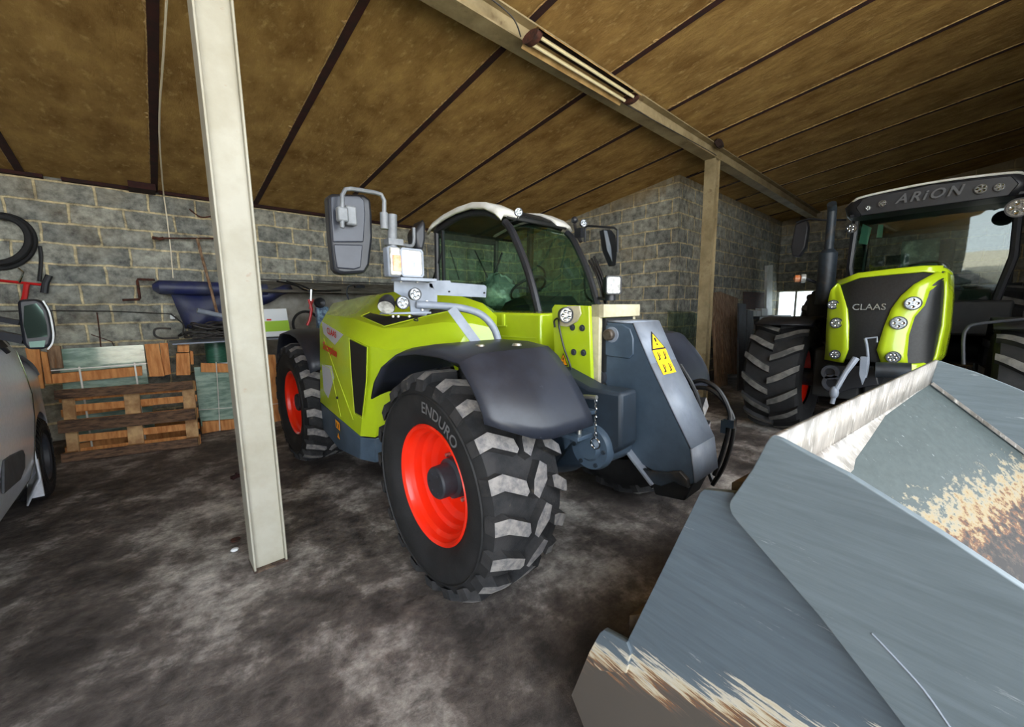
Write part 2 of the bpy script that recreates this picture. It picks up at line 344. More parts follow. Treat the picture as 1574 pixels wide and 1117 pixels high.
    def build(s, name, m, parent=None, smooth=35, bevel=0, label=None, solid=0, sub=0):
        me = bpy.data.meshes.new(name); o = bpy.data.objects.new(name, me)
        org = V((0, 0, 0))
        if parent is not None: org = V(parent['_o']) if '_o' in parent else V((0, 0, 0))
        me.from_pydata([tuple(p - org) for p in s.v], [], s.f)
        ms = m if isinstance(m, (list, tuple)) else [m]
        for q in ms: me.materials.append(MATS[q])
        if len(ms) > 1: me.polygons.foreach_set('material_index', s.mi)
        me.validate(); me.update()
        import bmesh
        bm = bmesh.new(); bm.from_mesh(me); bmesh.ops.recalc_face_normals(bm, faces=bm.faces); bm.to_mesh(me); bm.free()
        if smooth:
            me.shade_smooth(); me.set_sharp_from_angle(angle=math.radians(smooth))
        COL.objects.link(o)
        if parent is not None: o.parent = parent
        o['_o'] = tuple(org)
        if solid:
            md = o.modifiers.new('t', 'SOLIDIFY'); md.thickness = solid; md.offset = 0
        if bevel:
            md = o.modifiers.new('b', 'BEVEL'); md.width = bevel; md.segments = 2; md.limit_method = 'ANGLE'; md.angle_limit = math.radians(40)
        if sub:
            md = o.modifiers.new('s', 'SUBSURF'); md.levels = sub; md.render_levels = sub
        if label: o['label'] = label
        return o
def each(b, name, m, parent=None, **kw):
    """one object per loose piece of the builder"""
    par = list(range(len(b.v)))
    def root(i):
        while par[i] != i: par[i] = par[par[i]]; i = par[i]
        return i
    for f in b.f:
        for q in f[1:]: par[root(q)] = root(f[0])
    groups = {}
    for f, mi in zip(b.f, b.mi): groups.setdefault(root(f[0]), []).append((f, mi))
    out = []
    for g in groups.values():
        ids = sorted({i for f, _ in g for i in f}); mp = {i: k for k, i in enumerate(ids)}
        c = MB(); c.v = [b.v[i] for i in ids]; c.f = [tuple(mp[i] for i in f) for f, _ in g]; c.mi = [mi for _, mi in g]
        out.append(c.build(name, m, parent, **kw))
    return out
def catmull(P, k, closed=False):
    out = []; n = len(P)
    for i in range(n if closed else n - 1):
        p0 = P[(i - 1) % n] if closed or i > 0 else P[0]; p1 = P[i]; p2 = P[(i + 1) % n]; p3 = P[(i + 2) % n] if closed or i + 2 < n else P[-1]
        for j in range(k):
            t = j / k
            out.append(.5 * ((2 * p1) + (p2 - p0) * t + (2 * p0 - 5 * p1 + 4 * p2 - p3) * t * t + (3 * p1 - p0 - 3 * p2 + p3) * t ** 3))
    if not closed: out.append(P[-1])
    return out
def thing(name, label, cat, loc=(0, 0, 0), group=None):
    o = bpy.data.objects.new(name, None); COL.objects.link(o); o.location = loc; o.empty_display_size = .1
    o['_o'] = tuple(loc); o['label'] = label; o['category'] = cat
    if group: o['group'] = group
    return o
def tag(o, label, cat, group=None, kind=None):
    o['label'] = label; o['category'] = cat
    if group: o['group'] = group
    if kind: o['kind'] = kind
    return o
def struct(o): o['kind'] = 'structure'; return o

# ------------------------------------------------------------------ the building
XL, XR, YB, YF = -5.5, 13.2, 7.6, -1.7
struct(MB().bb((XL - .3, YF - .5, -.2), (XR + .3, YB + .3, 0)).build('floor', 'dirty_concrete'))
struct(MB().bb((-40, -40, -.3), (40, YF - .5, -.03)).build('ground', 'yard'))
struct(MB().bb((XL, YB, 0), (XR, YB + .25, ceil_z(YB) + .05)).build('wall_back', 'blocks_x'))
b = MB(); zb, zf = ceil_z(YB), ceil_z(YF)
struct(b.plate([(XL, YF, 0), (XL, YB, 0), (XL, YB, zb), (XL, YF, zf)], (-.25, 0, 0)).build('wall_left', 'blocks_y'))
b = MB()      # right wall with an opening for the window
WY0, WY1, WZ0, WZ1 = 2.15, 3.40, 1.1, 1.98
for (y0, y1, z0, z1) in ((YF, WY0, 0, None), (WY1, 3.42, 0, None), (WY0, WY1, 0, WZ0), (WY0, WY1, WZ1, None)):
    za = z1 if z1 else ceil_z(y0); zc = z1 if z1 else ceil_z(y1)
    b.plate([(XR, y0, z0), (XR, y1, z0), (XR, y1, zc), (XR, y0, za)], (.25, 0, 0))
struct(b.build('wall_right', 'blocks_y'))
b = MB()
b.plate([(7.08, 3.66, 0), (7.08, YB, 0), (7.08, YB, ceil_z(YB)), (7.08, 3.66, ceil_z(3.66))], (.24, 0, 0))
struct(b.build('wall_side_room', 'blocks_y'))
b = MB().bb((7.08, 3.42, 0), (XR + .25, 3.66, ceil_z(3.5)))
struct(b.build('wall_room_front', 'blocks_pier'))
b = MB().plate([(4.5, YF, 0), (XR + .25, YF, 0), (XR + .25, YF, ceil_z(YF)), (4.5, YF, ceil_z(YF))], (0, -.25, 0))  # unseen wall, added to block daylight from the right side
struct(b.build('wall_front_blocker', 'blocks_x'))
w = struct(MB().bb((XR + .08, WY0, WZ0), (XR + .1, WY1, WZ1)).build('window_1', 'clear_glass'))
fb = MB()
for y in (WY0, 2.55, 2.98, WY1): fb.bb((XR + .05, y - .025, WZ0), (XR + .13, y + .025, WZ1))
fb.bb((XR + .05, WY0, WZ0 - .02), (XR + .13, WY1, WZ0 + .03)).bb((XR + .05, WY0, WZ1 - .03), (XR + .13, WY1, WZ1 + .02))
fb.build('window_frame', 'white_paint', w)
# roof: slabs carried by dark steel bars
b = MB(); x0 = XL - .3; x1 = XR + .3
b.plate([(x0, YF - .6, ceil_z(YF - .6)), (x1, YF - .6, ceil_z(YF - .6)), (x1, YB + .3, ceil_z(YB + .3)), (x0, YB + .3, ceil_z(YB + .3))], (0, 0, .25))
struct(b.build('ceiling', 'slab'))
jn = 0
for k in range(-5, 11):
    X = .26 + 1.182 * k
    if X < XL or X > XR: continue
    jn += 1
    y1 = YB if X < 7.1 else 3.42
    b = MB()
    w2 = .036
    lo, hi = -.012, .02
    b.add([(X - w2, YF - .5, ceil_z(YF - .5) + lo), (X + w2, YF - .5, ceil_z(YF - .5) + lo), (X + w2, y1, ceil_z(y1) + lo), (X - w2, y1, ceil_z(y1) + lo),
           (X - w2, YF - .5, ceil_z(YF - .5) + hi), (X + w2, YF - .5, ceil_z(YF - .5) + hi), (X + w2, y1, ceil_z(y1) + hi), (X - w2, y1, ceil_z(y1) + hi)],
          [(0, 1, 2, 3), (4, 7, 6, 5), (0, 4, 5, 1), (1, 5, 6, 2), (2, 6, 7, 3), (3, 7, 4, 0)])
    tb = struct(b.build('trim_%d' % jn, 'maroon_steel'))
    b = MB(); sd_ = -1; rw = [[], []]; yy = YF
    while yy < y1 - .2:
        wv = max(0, random.gauss(-.002, .013)); rw[0].append((X + sd_ * (w2 + .001), yy, ceil_z(yy) - .013)); rw[1].append((X + sd_ * (w2 + .003 + wv), yy, ceil_z(yy) - .004)); yy += random.uniform(.015, .05)
    b.grid(rw); b.build('mortar_bead', 'mortar_crumbs', tb, smooth=0, solid=.006)
b = MB()      # wall plate under the slabs, in lengths
for a, c in ((-3, -.75), (-.6, .12), (.3, 1.25), (1.35, 2.5), (2.6, 4.4), (4.5, 7.05)):
    b.bb((a, 7.52, 3.235), (c, 7.62, 3.275))
b.bb((.0, 7.3, 3.22), (.27, 7.6, 3.30))
struct(b.build('trim_%d' % (jn + 1), 'maroon_steel'))

# ------------------------------------------------------------------ beam, columns, lamp
BZ = 3.764
def ibeam(name, x0, x1, y0, y1, z0, z1, m, t=.012):
    b = MB(); yc = (y0 + y1) / 2
    b.bb((x0, y0, z0), (x1, y1, z0 + t)).bb((x0, y0, z1 - t), (x1, y1, z1)).bb((x0, yc - .006, z0 + t), (x1, yc + .006, z1 - t))
    return b.build(name, m)
tag(ibeam('roof_beam', XL, XR, 2.575, 2.745, BZ, ceil_z(2.745) - .005, 'cream_beam', .014), 'long cream painted steel roof beam crossing under the ceiling slabs', 'beam')
def column(label, x0, x1, y0, y1, h, m):
    t = thing('steel_column', label, 'column', ((x0 + x1) / 2, (y0 + y1) / 2, 0))
    b = MB(); yc = (y0 + y1) / 2; e = .012
    b.bb((x0, y0, .012), (x0 + e, y1, h)).bb((x1 - e, y0, .012), (x1, y1, h)).bb((x0 + e, y0 + .03, .012), (x1 - e, y0 + .045, h))
    b.build('shaft', m, t, bevel=.003)
    MB().bb((x0 - .002, y0 - .004, 0), (x1 + .002, y1 + .01, .014)).build('base_plate', 'debris', t)
    return t
column('tall cream steel column standing in the foreground left of the green machine', .335, .52, 2.76, 2.93, ceil_z(2.76) - .0, 'cream_steel')
c2 = AZ(1097, 246, BZ)
column('cream steel column under the beam behind the lowered loader arm', c2.x - .09, c2.x + .09, 2.58, 2.74, BZ, 'cream_beam')
a = AZ(826, 55, BZ - .08); c = AZ(962, 157, BZ - .08)
fl = thing('fluorescent_lamp', 'unlit twin tube fluorescent lamp screwed under the roof beam', 'lamp', (a.x, 2.66, BZ))
yc = .5 * (a.y + c.y)
print('LAMP', a, c)
b = MB(); pr_ = [(-.13, -.085), (-.055, -.012), (.055, -.012), (.13, -.085)]
b.grid([[(x, yc + y, BZ + z) for y, z in pr_] for x in (a.x, c.x)]); b.build('housing', 'lamp_housing', fl, smooth=0, solid=.006)
MB().bb((a.x + .03, yc - .05, BZ - .03), (c.x - .03, yc + .05, BZ - .016)).build('reflector', 'dark_brown', fl)
for s in (-1, 1):
    MB().cyl((a.x + .02, yc + s * .05, BZ - .075), (c.x - .02, yc + s * .05, BZ - .075), .0145, 12).build('tube', 'light_tube', fl)
for xx in (a.x, c.x):
    b = MB()
    b.plate([(xx - .03, yc + .085 * math.cos(t), BZ - .07 + .04 * math.sin(t)) for t in [k * PI / 8 for k in range(16)]], (.06, 0, 0)); b.build('end_socket', 'rust', fl)
tag(MB().tube([AZ(744, 0, BZ + .05) + V((0, -.06, 0)), (a.x - .5, 2.50, BZ + .1), (a.x - .15, 2.50, BZ + .06), (a.x - .02, 2.53, BZ - .02)], .006, 6, smooth=6).build('lamp_cable', 'cable'), 'thin cable running along the beam to the top end of the lamp', 'cable')
tag(MB().tube([(c.x + .03, 2.56, BZ - .03), (c.x + .5, 2.565, BZ - .02), (c2.x - .45, 2.568, BZ + .02), (c2.x - .1, 2.57, BZ + .02)], .005, 6, smooth=6).build('lamp_cable', 'cable'), 'thin dark cable from the lower end of the lamp towards the far column', 'cable')
random.seed(3)
b = MB()
b.ball((c2.x - .1, 2.54, ceil_z(2.55) - .05), .09, 10, (1.6, .5, .7)); b.v = [p + V((random.uniform(-.015, .015),) * 3) for p in b.v]
tag(b.build('bird_nest', 'dark_brown'), 'dark crumbling mud nest on the beam beside the far column', 'nest')

# ------------------------------------------------------------------ tyres and wheels
def wheel(root, C, A, R, W, style, rim_r=.34, flip=1, rimm='rim_red', dish=.13, hub=True, n=None, text=None, shell='tread', topm='lug_top'):
    """C centre, A unit axial vector pointing to the outer face; style 'block' or 'bar'"""
    C = V(C); A = V(A).normalized(); Z = V((0, 0, 1)); U = A.cross(Z).normalized() * flip
    def P(a, r, t): return C + A * a + (U * math.cos(t) + Z * math.sin(t)) * r
    hw = W / 2; rc = R - .052
    prof = [(-hw * .78, rim_r - .004), (-hw * .95, rim_r + .05), (-hw, (rim_r + rc) / 2), (-hw * .97, rc - .06), (-hw * .88, rc - .015), (-hw * .6, rc), (0, rc + .003),
            (hw * .6, rc), (hw * .88, rc - .015), (hw * .97, rc - .06), (hw, (rim_r + rc) / 2), (hw * .95, rim_r + .05), (hw * .78, rim_r - .004)]
    b = MB(); m = 72; k = len(prof)
    for i in range(m):
        for (a, r) in prof: b.v.append(P(a, r, 2 * PI * i / m))
    for i in range(m):
        j = (i + 1) % m
        for q in range(k - 1):
            b.cur = 1 if 4 <= q <= 7 else 0
            b.face((i * k + q, j * k + q, j * k + q + 1, i * k + q + 1))
    def top(a): x = abs(a) / hw; return R - .006 * x - .034 * max(0, x - .72) / .28
    def lug(poly, t0, deep=.062):
        n = len(poly); ca = sum(p[0] for p in poly) / n; ct = -sum(p[1] for p in poly) / n
        base = len(b.v)
        for (a, s) in poly:
            s = -s; aa = ca + (a - ca) * 1.02; aa = max(-hw * 1.01, min(hw * 1.01, aa)); b.v.append(P(aa, top(a) - deep, t0 + (ct + (s - ct) * 1.05) / R))
        for (a, s) in poly: s = -s; b.v.append(P(ca + (a - ca) * .93, top(a), t0 + (ct + (s - ct) * .88) / R))
        b.cur = 1
        for i in range(n): b.face((base + i, base + (i + 1) % n, base + n + (i + 1) % n, base + n + i))
        b.cur = 2; b.face([base + n + i for i in range(n)])
    if style == 'block':
        n = n or 20; w = W / .5
        for i in range(n):
            t = 2 * PI * i / n
            lug([(x * w, s) for x, s in ((.25, .045), (.185, .055), (.055, -.02), (.045, -.08), (.065, -.098), (.19, -.03), (.25, -.04))], t)
            lug([(x * w, s) for x, s in ((-.05, .085), (-.092, .05), (-.075, -.025), (-.0, -.105), (.032, -.07), (.016, .0))], t + .9 / n)
            lug([(x * w, s) for x, s in ((-.105, .065), (-.14, .062), (-.25, -.015), (-.25, -.08), (-.2, -.06), (-.108, .0))], t + PI / n)
    else:
        n = n or 20
        for sgn in (-1, 1):
            for i in range(n):
                t = 2 * PI * i / n + (PI / n if sgn > 0 else 0)
                pts = []; K = 6
                for j in range(K + 1):
                    x = j / K; pts.append((x * 1.0 - .02, -.19 * x ** 1.15))
                bwid = .028 * (R / .69) * (1.25 if R > .5 else 1); up = [(sgn * a * hw, s + bwid + .012 * (1 - abs(2 * a - 1))) for a, s in pts]; dn = [(sgn * a * hw, s - bwid) for a, s in pts]
                # split into short pieces so the bar follows its curve
                base = len(b.v); cnt = len(up)
                for arr, dr in ((up, 1), (dn, -1)):
                    for (a, s) in arr: b.v.append(P(a, top(a) - .05, t + (s + dr * .008) / R))
                    for (a, s) in arr: b.v.append(P(a, top(a), t + s / R))
                for j in range(cnt - 1):
                    ub, ut, db, dt = base + j, base + cnt + j, base + 2 * cnt + j, base + 3 * cnt + j
                    b.cur = 2; b.face((ut, ut + 1, dt + 1, dt)); b.cur = 1; b.face((ub, ub + 1, ut + 1, ut)); b.face((db, dt, dt + 1, db + 1))
                b.cur = 1
                for j in (0, cnt - 1): b.face((base + j, base + cnt + j, base + 3 * cnt + j, base + 2 * cnt + j))
    tire = b.build('wheel', ['rubber', shell, topm], root, smooth=30)
    # moulding ring on the sidewall
    b = MB(); b.lathe([(hw * .985, rc - .075), (hw * 1.0 + .004, rc - .07), (hw * .985, rc - .065)], C, A, 72); b.build('sidewall_rib', 'rubber', tire)
    if text:
        for (tx, mid, sz, rr) in text:
            b = MB()
            def mp(x, y, mid=mid, rr=rr): return P(hw * 1.0 + .004, rr + y, mid + x / rr)
            b.text(tx, C, U, Z, sz, mapf=mp, bold=.012); b.build('lettering', 'tire_text', tire)
    o = hw * .8
    b = MB(); b.lathe([(o + .004, rim_r + .003), (o + .012, rim_r - .006), (o, rim_r - .022), (o - .03, rim_r - .03), (o - .05, rim_r - .05), (o - .10, rim_r - .055), (o - .115, rim_r - .075),
                       (o - dish - .02, rim_r - .085), (o - dish - .045, rim_r - .12), (o - dish - .05, .15), (o - dish - .03, .1), (o - dish - .03, .02)], C, A, 64)
    b.build('rim', rimm, tire, smooth=28)
    if hub:
        h0 = o - dish - .04
        b = MB(); b.lathe([(h0, .001), (h0, .12), (h0 + .05, .115), (h0 + .06, .095), (h0 + .14, .092), (h0 + .15, .084), (h0 + .15, .001)], C, A, 36); b.build('hub', 'hub_grey', tire)
        b = MB()
        for i in range(6): b.cyl(P(h0 + .145, .055, i * PI / 3), P(h0 + .154, .055, i * PI / 3), .006, 6)
        each(b, 'hub_bolt', 'hub_grey', tire)
        for i in range(8):
            t = i * PI / 4 + .2; MB().cyl(P(h0 - .01, .135, t), P(h0 + .025, .135, t), .012, 6).build('wheel_nut', 'bolt_metal', tire)
    return tire

# ------------------------------------------------------------------ helpers for lamps
def lens_dir(v): return V(v).normalized()
def round_lamp(root, c, d, r, name='work_lamp', m='black_plastic', depth=.05, leds=5):
    d = V(d).normalized(); c = V(c)
    b = MB(); b.lathe([(-depth, .001), (-depth, r * .55), (-depth * .5, r * .9), (0, r), (.008, r), (.008, r * .86), (.002, r * .84)], c, d, 28); o = b.build(name, m, root)
    u, w, _ = basis(d)
    MB().lathe([(.003, .001), (.003, r * .85)], c, d, 28).build('lens', 'lamp_lens', o)
    b = MB()
    for i in range(leds): b.lathe([(.004, r * .24), (.012, r * .2), (.006, .001)], c + (u * math.cos(i * 2 * PI / leds) + w * math.sin(i * 2 * PI / leds)) * r * .5, d, 10)
    b.build('reflector', 'chrome', o)
    return o
def square_lamp(root, c, d, wd, hg, name='headlamp', depth=.09, up=(0, 0, 1), housing='black_plastic'):
    d = V(d).normalized(); c = V(c); u = V(up).cross(d).normalized(); w = d.cross(u)
    def R(x, y, z): return c + u * x + w * y + d * z
    def rr(a, bb, z, ch=.18):
        k = min(a, bb) * ch; return [R(x, y, z) for x, y in ((-a, -bb + k), (-a + k, -bb), (a - k, -bb), (a, -bb + k), (a, bb - k), (a - k, bb), (-a + k, bb), (-a, bb - k))]
    a, h = wd / 2, hg / 2
    b = MB(); loops = [rr(a * .7, h * .7, -depth), rr(a, h, -depth * .3), rr(a, h, .008), rr(a * .88, h * .88, .008), rr(a * .86, h * .86, -.004)]
    vs = [p for l in loops for p in l]; fs = [tuple(range(8))]
    for i in range(4):
        for k in range(8): fs.append((i * 8 + k, i * 8 + (k + 1) % 8, i * 8 + 8 + (k + 1) % 8, i * 8 + 8 + k))
    b.add(vs, fs); o = b.build(name, housing, root, smooth=30)
    MB().plate(rr(a * .87, h * .87, -.003), d * .006).build('lens', 'clear_lens', o)
    MB().lathe([(.004, .001), (.0045, min(a, h) * .35)], c, d, 20).build('reflector', 'lamp_lens', o)
    return o
def sticker(root, c, u, w, sx, sy, m='yellow_warn', pic='tri', name='warning_sticker'):
    u = V(u).normalized(); w = V(w).normalized(); n = u.cross(w); c = V(c)
    P = lambda x, y, z=0: c + u * x + w * y + n * z
    if pic == 'tri':
        o = MB().plate([P(-sx / 2, -sy / 2), P(sx / 2, -sy / 2), P(0, sy / 2)], n * .0015).build(name, 'ink', root)
        MB().plate([P(-sx * .4, -sy * .42, .0015), P(sx * .4, -sy * .42, .0015), P(0, sy * .36, .0015)], n * .001).build('triangle', m, o)
        b = MB().plate([P(-.05 * sx, -.08 * sy, .0025), P(.05 * sx, -.08 * sy, .0025), P(.06 * sx, .14 * sy, .0025), P(-.06 * sx, .14 * sy, .0025)], n * .0008)
        b.plate([P(-.045 * sx, -.26 * sy, .0025), P(.045 * sx, -.26 * sy, .0025), P(.045 * sx, -.17 * sy, .0025), P(-.045 * sx, -.17 * sy, .0025)], n * .0008); each(b, 'mark', 'ink', o)
    else:
        o = MB().plate([P(-sx / 2, -sy / 2), P(sx / 2, -sy / 2), P(sx / 2, sy / 2), P(-sx / 2, sy / 2)], n * .0015).build(name, m, root)
        b = MB()
        for x0 in (-.22, .22):
            for (x, y, a, h) in ((x0, -.05, .1, .5), (x0 - .08, -.28, .12, .12), (x0 + .1, .1, .05, .3), (x0, .25, .08, .1)):
                b.plate([P((x - a / 2) * sx, (y - h / 2) * sy, .0015), P((x + a / 2) * sx, (y - h / 2) * sy, .0015), P((x + a * .3) * sx, (y + h / 2) * sy, .0015), P((x - a * .2) * sx, (y + h / 2) * sy, .0015)], n * .0008)
        b.build('mark', 'ink', o)
    return o

# ------------------------------------------------------------------ green telescopic loader
T = thing('telescopic_loader', 'lime green telescopic loader with red rims and its grey boom head lowered', 'loader', (2.18, 3.2, 0))
FX, FY, RY, RW = 1.03, 1.87, 4.66, .64
for (x, y, sx) in ((FX + .25, FY, -1), (FX + .25, RY, -1), (3.33 - .25, FY, 1), (3.33 - .25, RY, 1)):
    wheel(T, (x, y, RW - .004), (sx, 0, 0), RW, .5, 'block', flip=1 if sx < 0 else -1, text=[('ENDURO', 2.0, .085, .455)] if (sx < 0 and y == FY) else None)
# axles and chassis
b = MB(); b.bb((1.95, 1.5, .62), (2.42, 4.9, 1.08)); b.bb((1.72, 3.1, .5), (2.6, 4.2, 1.15)); b.build('chassis', 'tele_grey', T, bevel=.02)
for y in (FY, RY):
    b = MB(); b.cyl((1.5, y, .64), (2.85, y, .64), .13, 20); b.cyl((1.5, y, .64), (1.62, y, .64), .2, 24); b.cyl((2.7, y, .64), (2.85, y, .64), .2, 24); b.ball((2.18, y, .62), .24, 20, (1, 1, .9))
    b.build('axle', 'tele_grey', T)
# front frame nose beside the front wheel, with pin bracket
P1 = lambda x, y, X=1.78: AX(x, y, X)
b = MB(); b.plate([P1(853, 640), P1(872, 655), P1(868, 690), P1(845, 720), P1(905, 718), P1(955, 690), P1(955, 604), P1(905, 596), P1(850, 565)], (.16, 0, 0)); b.build('front_frame', 'frame_dark', T, bevel=.02)
b = MB(); b.lathe([(-.02, .001), (-.02, .06), (-.0, .075), (.0, .12), (.03, .13), (.05, .13), (.06, .11), (.25, .12)], AX(905, 688, 1.74), (1, 0, 0), 32); b.build('drive_housing', 'tele_grey', T)
b = MB(); c = AX(905, 688, 1.74)
for i in range(6): t = i * PI / 3; b.cyl(c + V((-.012, math.cos(t) * .1, math.sin(t) * .1)), c + V((.02, math.cos(t) * .1, math.sin(t) * .1)), .012, 6)
each(b, 'housing_bolt', 'dark_steel', T)
b = MB(); b.plate([P1(848, 560, 1.70), P1(870, 590, 1.70), P1(876, 680, 1.70), P1(868, 690, 1.70), P1(862, 640, 1.70), P1(845, 668, 1.70), P1(838, 660, 1.70), P1(856, 620, 1.70)], (.02, 0, 0)); b.build('fender_bracket', 'tele_grey', T)
pl = MB(); q1, q2 = AX(873, 632, 1.68), AX(900, 636, 1.68)
for z in (AX(880, 633, 1.68).z, AX(880, 667, 1.68).z): pl.bb((1.62, min(q1.y, q2.y), z - .012), (1.78, max(q1.y, q2.y), z + .012))
each(pl, 'hitch_bracket', 'tele_grey', T, bevel=.004)
pz = AX(891, 625, 1.68)
b = MB(); b.tube([pz + V((0, 0, -.19)), pz + V((0, 0, .02)), pz + V((0, -.005, .045)), pz + V((0, -.03, .06)), pz + V((0, -.11, .068))], .012, 10, smooth=3); b.build('hitch_pin', 'bolt_metal', T)
b = MB(); top = pz + V((0, -.105, .065))
for i in range(9): cc = top + V((0, -.0, -.02 - i * .022)); b.tube([cc + V((math.cos(t) * .006 if i % 2 else 0, 0 if i % 2 else math.cos(t) * .006, math.sin(t) * .013)) for t in [k * PI / 4 for k in range(8)]], .0022, 5, closed=True)
cc = top + V((0, 0, -.245)); b.tube([cc + V((0, math.cos(t) * .028, math.sin(t) * .028)) for t in [k * PI / 8 for k in range(16)]], .004, 6, closed=True)
b.build('pin_chain', 'chrome', T)

# front and rear mudguards
def mudguard(x0, x1, yc, outer, name='mudguard', front=True):
    """moulded cover arched over a wheel; outer = the side with the rounded corner"""
    pr = [(.66, .42), (.60, .53), (.47, .645), (.27, .735), (.05, .765), (-.2, .765), (-.36, .745), (-.43, .70), (-.53, .60), (-.60, .51), (-.655, .42), (-.672, .36)]
    if not front: pr = [(-a, h) for a, h in pr][::-1]
    rows = []
    n = 10
    for j in range(n + 1):
        s = j / n; x = x0 + (x1 - x0) * s; so = 1 - s if outer < 0 else s          # so = 1 at outer edge
        row = []
        for i, (a, h) in enumerate(pr):
            drop = .035 * max(0, (so - .78) / .22) ** 1.5
            k = 1.0
            e = max(0, (so - .45) / .55)
            aa, hh = a, h
            if front and a < -.37: # rounded front outer corner: pull back up the arc
                f = 1 - .36 * e ** 2.2
                aa = -.30 + (a + .30) * f; hh = .745 + (h - .745) * f
            row.append((x, yc + aa, RW + hh - drop))
        rows.append(row)
    b = MB(); b.grid(rows)
    o = b.build(name, 'fender_plastic', T, smooth=20, solid=.012)
    return o
mg = mudguard(1.04, 1.64, FY, -1)
for q in ((1.28, 1.66), (1.45, 1.56)): MB().lathe([(0, .001), (.012, .012), (.012, .022), (0, .028)], (q[0], q[1], RW + .764), (0, 0, 1), 12).build('fender_screw', 'bolt_metal', mg)
mudguard(2.72, 3.32, FY, 1)
mudguard(1.08, 1.66, RY, -1, front=False)
mudguard(2.72, 3.32, RY, 1, front=False)
b = MB(); b.bar((1.5, FY - .05, 1.38), (1.75, FY - .05, 1.2), .06, .012); b.bar((1.5, FY + .4, 1.25), (1.75, FY + .4, 1.1), .06, .012); b.build('fender_stay', 'dark_steel', T)

# engine hood (near side)
crest = [(512, 466, 1.66), (556, 456, 1.72), (600, 449, 1.76), (645, 446, 1.80), (700, 452, 1.86), (742, 466, 1.92), (764, 486, 1.95)]
mid = [(501, 483, 1.27), (545, 490, 1.29), (591, 505, 1.32), (622, 503, 1.42), (680, 495, 1.58), (725, 497, 1.74), (764, 505, 1.90)]
low = [(492, 500, 1.20), (530, 515, 1.20), (565, 531, 1.21), (596, 538, 1.29), (650, 532, 1.46), (705, 530, 1.62), (757, 532, 1.86)]
rows = [[AX(*p) for p in r] for r in (crest, mid, low)]
# lower edge: side panel, rounded corner, then the arch behind the front wheel
B0 = [AX(493, 618, 1.15), AX(522, 643, 1.15), AX(554, 670, 1.16), AX(577, 672, 1.24), AX(615, 650, 1.42), AX(665, 640, 1.6), AX(740, 600, 1.84)]
b = MB()
def refine(rows, k):
    return [catmull([V(p) for p in r], k) for r in rows]
rr = rows + [B0]
# extra rows near the creases keep them crisp but rounded
full = []
for i in range(len(rr)):
    if i > 0:
        for f in ((.06, .5, .94) if i < 3 else (.05, .3, .6, .95)): full.append([rr[i - 1][j].lerp(rr[i][j], f) for j in range(7)])
    full.append(rr[i])
full.insert(0, [p + V((.12, .02, -.05)) for p in rr[0]])
b.grid(full)
hood = b.build('engine_hood', 'lime', T, smooth=28)
b = MB(); far = [V((1.95, p.y, p.z)) for p in rr[0]]
b.plate([rr[0][0], rr[1][0], rr[2][0], rr[3][0], V((1.9, rr[3][0].y, rr[3][0].z)), V((1.9, rr[0][0].y, rr[0][0].z))], (0, .012, 0))
b.build('hood_rear_panel', 'lime', hood)
b = MB().bb((1.72, 2.5, .75), (1.93, 3.95, 1.56)); b.build('engine_block', 'interior_dark', T)
# skirt under the hood
s0, s1, s2 = AX(493, 620, 1.15), AX(554, 672, 1.16), AX(577, 674, 1.24)
b = MB(); b.plate([s0, s1, AX(554, 706, 1.17), AX(521, 690, 1.17), AX(497, 660, 1.17)], (.03, 0, 0)); b.plate([s1, s2, AX(577, 711, 1.25), AX(554, 706, 1.17)], (.01, .03, 0)); b.plate([s2, AX(577, 711, 1.25), V((1.75, 2.9, .45)), V((1.75, 2.9, .66))], (0, .03, 0))
b.build('side_skirt', 'tele_grey', T, bevel=.006)
# side grille, top grille
def facequad(pts, row_a, row_b): pass
def sidept(x, y, off=.006):
    """point on the hood side for a spot between the side crease and its lower edge"""
    f = (y - (500 + (x - 492) * .425)) / ((618 + (x - 493) * .852) - (500 + (x - 492) * .425)); f = min(1, max(0, f))
    return AX(x, y, 1.205 + (1.155 - 1.205) * f - off)
b = MB(); b.plate([sidept(538, 521.5), sidept(563.5, 534), sidept(562, 585), sidept(556, 639), sidept(546, 633), sidept(541, 570)], (-.004, 0, 0)); gr = b.build('side_grille', 'tractor_mesh', hood)
b = MB(); loopp = [sidept(536.5, 519, .008), sidept(565, 533, .008), sidept(563.5, 586, .008), sidept(557, 643, .008), sidept(545, 636, .008), sidept(539.5, 571, .008)]
b.tube(loopp, .0035, 5, closed=True); b.build('grille_edge', 'lime_dull', hood)
# recessed panel lines and rear door panel
b = MB(); b.tube([sidept(498, 520), sidept(512, 560), sidept(530, 610), sidept(543, 645)], .004, 5, smooth=3); b.tube([sidept(495, 560), sidept(508, 566), sidept(516, 604), sidept(524, 640)], .003, 5); b.build('panel_crease', 'lime_dull', hood)
b = MB(); b.plate([sidept(495, 560, .003), sidept(510, 562, .003), sidept(514, 580, .003), sidept(505, 612, .003), sidept(498, 600, .003)], (-.002, 0, 0)); b.build('side_badge', 'silver_sticker', hood)
MB().cyl(sidept(519, 611), sidept(519, 611) + V((-.01, 0, 0)), .012, 12).build('door_lock', 'ink', hood)
b = MB(); b.plate([sidept(495, 494, .004), sidept(496, 503, .004), sidept(498, 513, .004), sidept(515, 530, .004), sidept(528, 514, .004)], (-.002, 0, 0)); em = b.build('name_plate', 'silver_sticker', hood)
du = (sidept(522, 517) - sidept(502, 506)).normalized(); dw = V((0, 0, 1)); dw = (dw - du * dw.dot(du)).normalized()
MB().text('CLAAS', sidept(509.5, 511.5, .014), du, dw, .078, .001, bold=.02).build('lettering', 'red_ink', em)
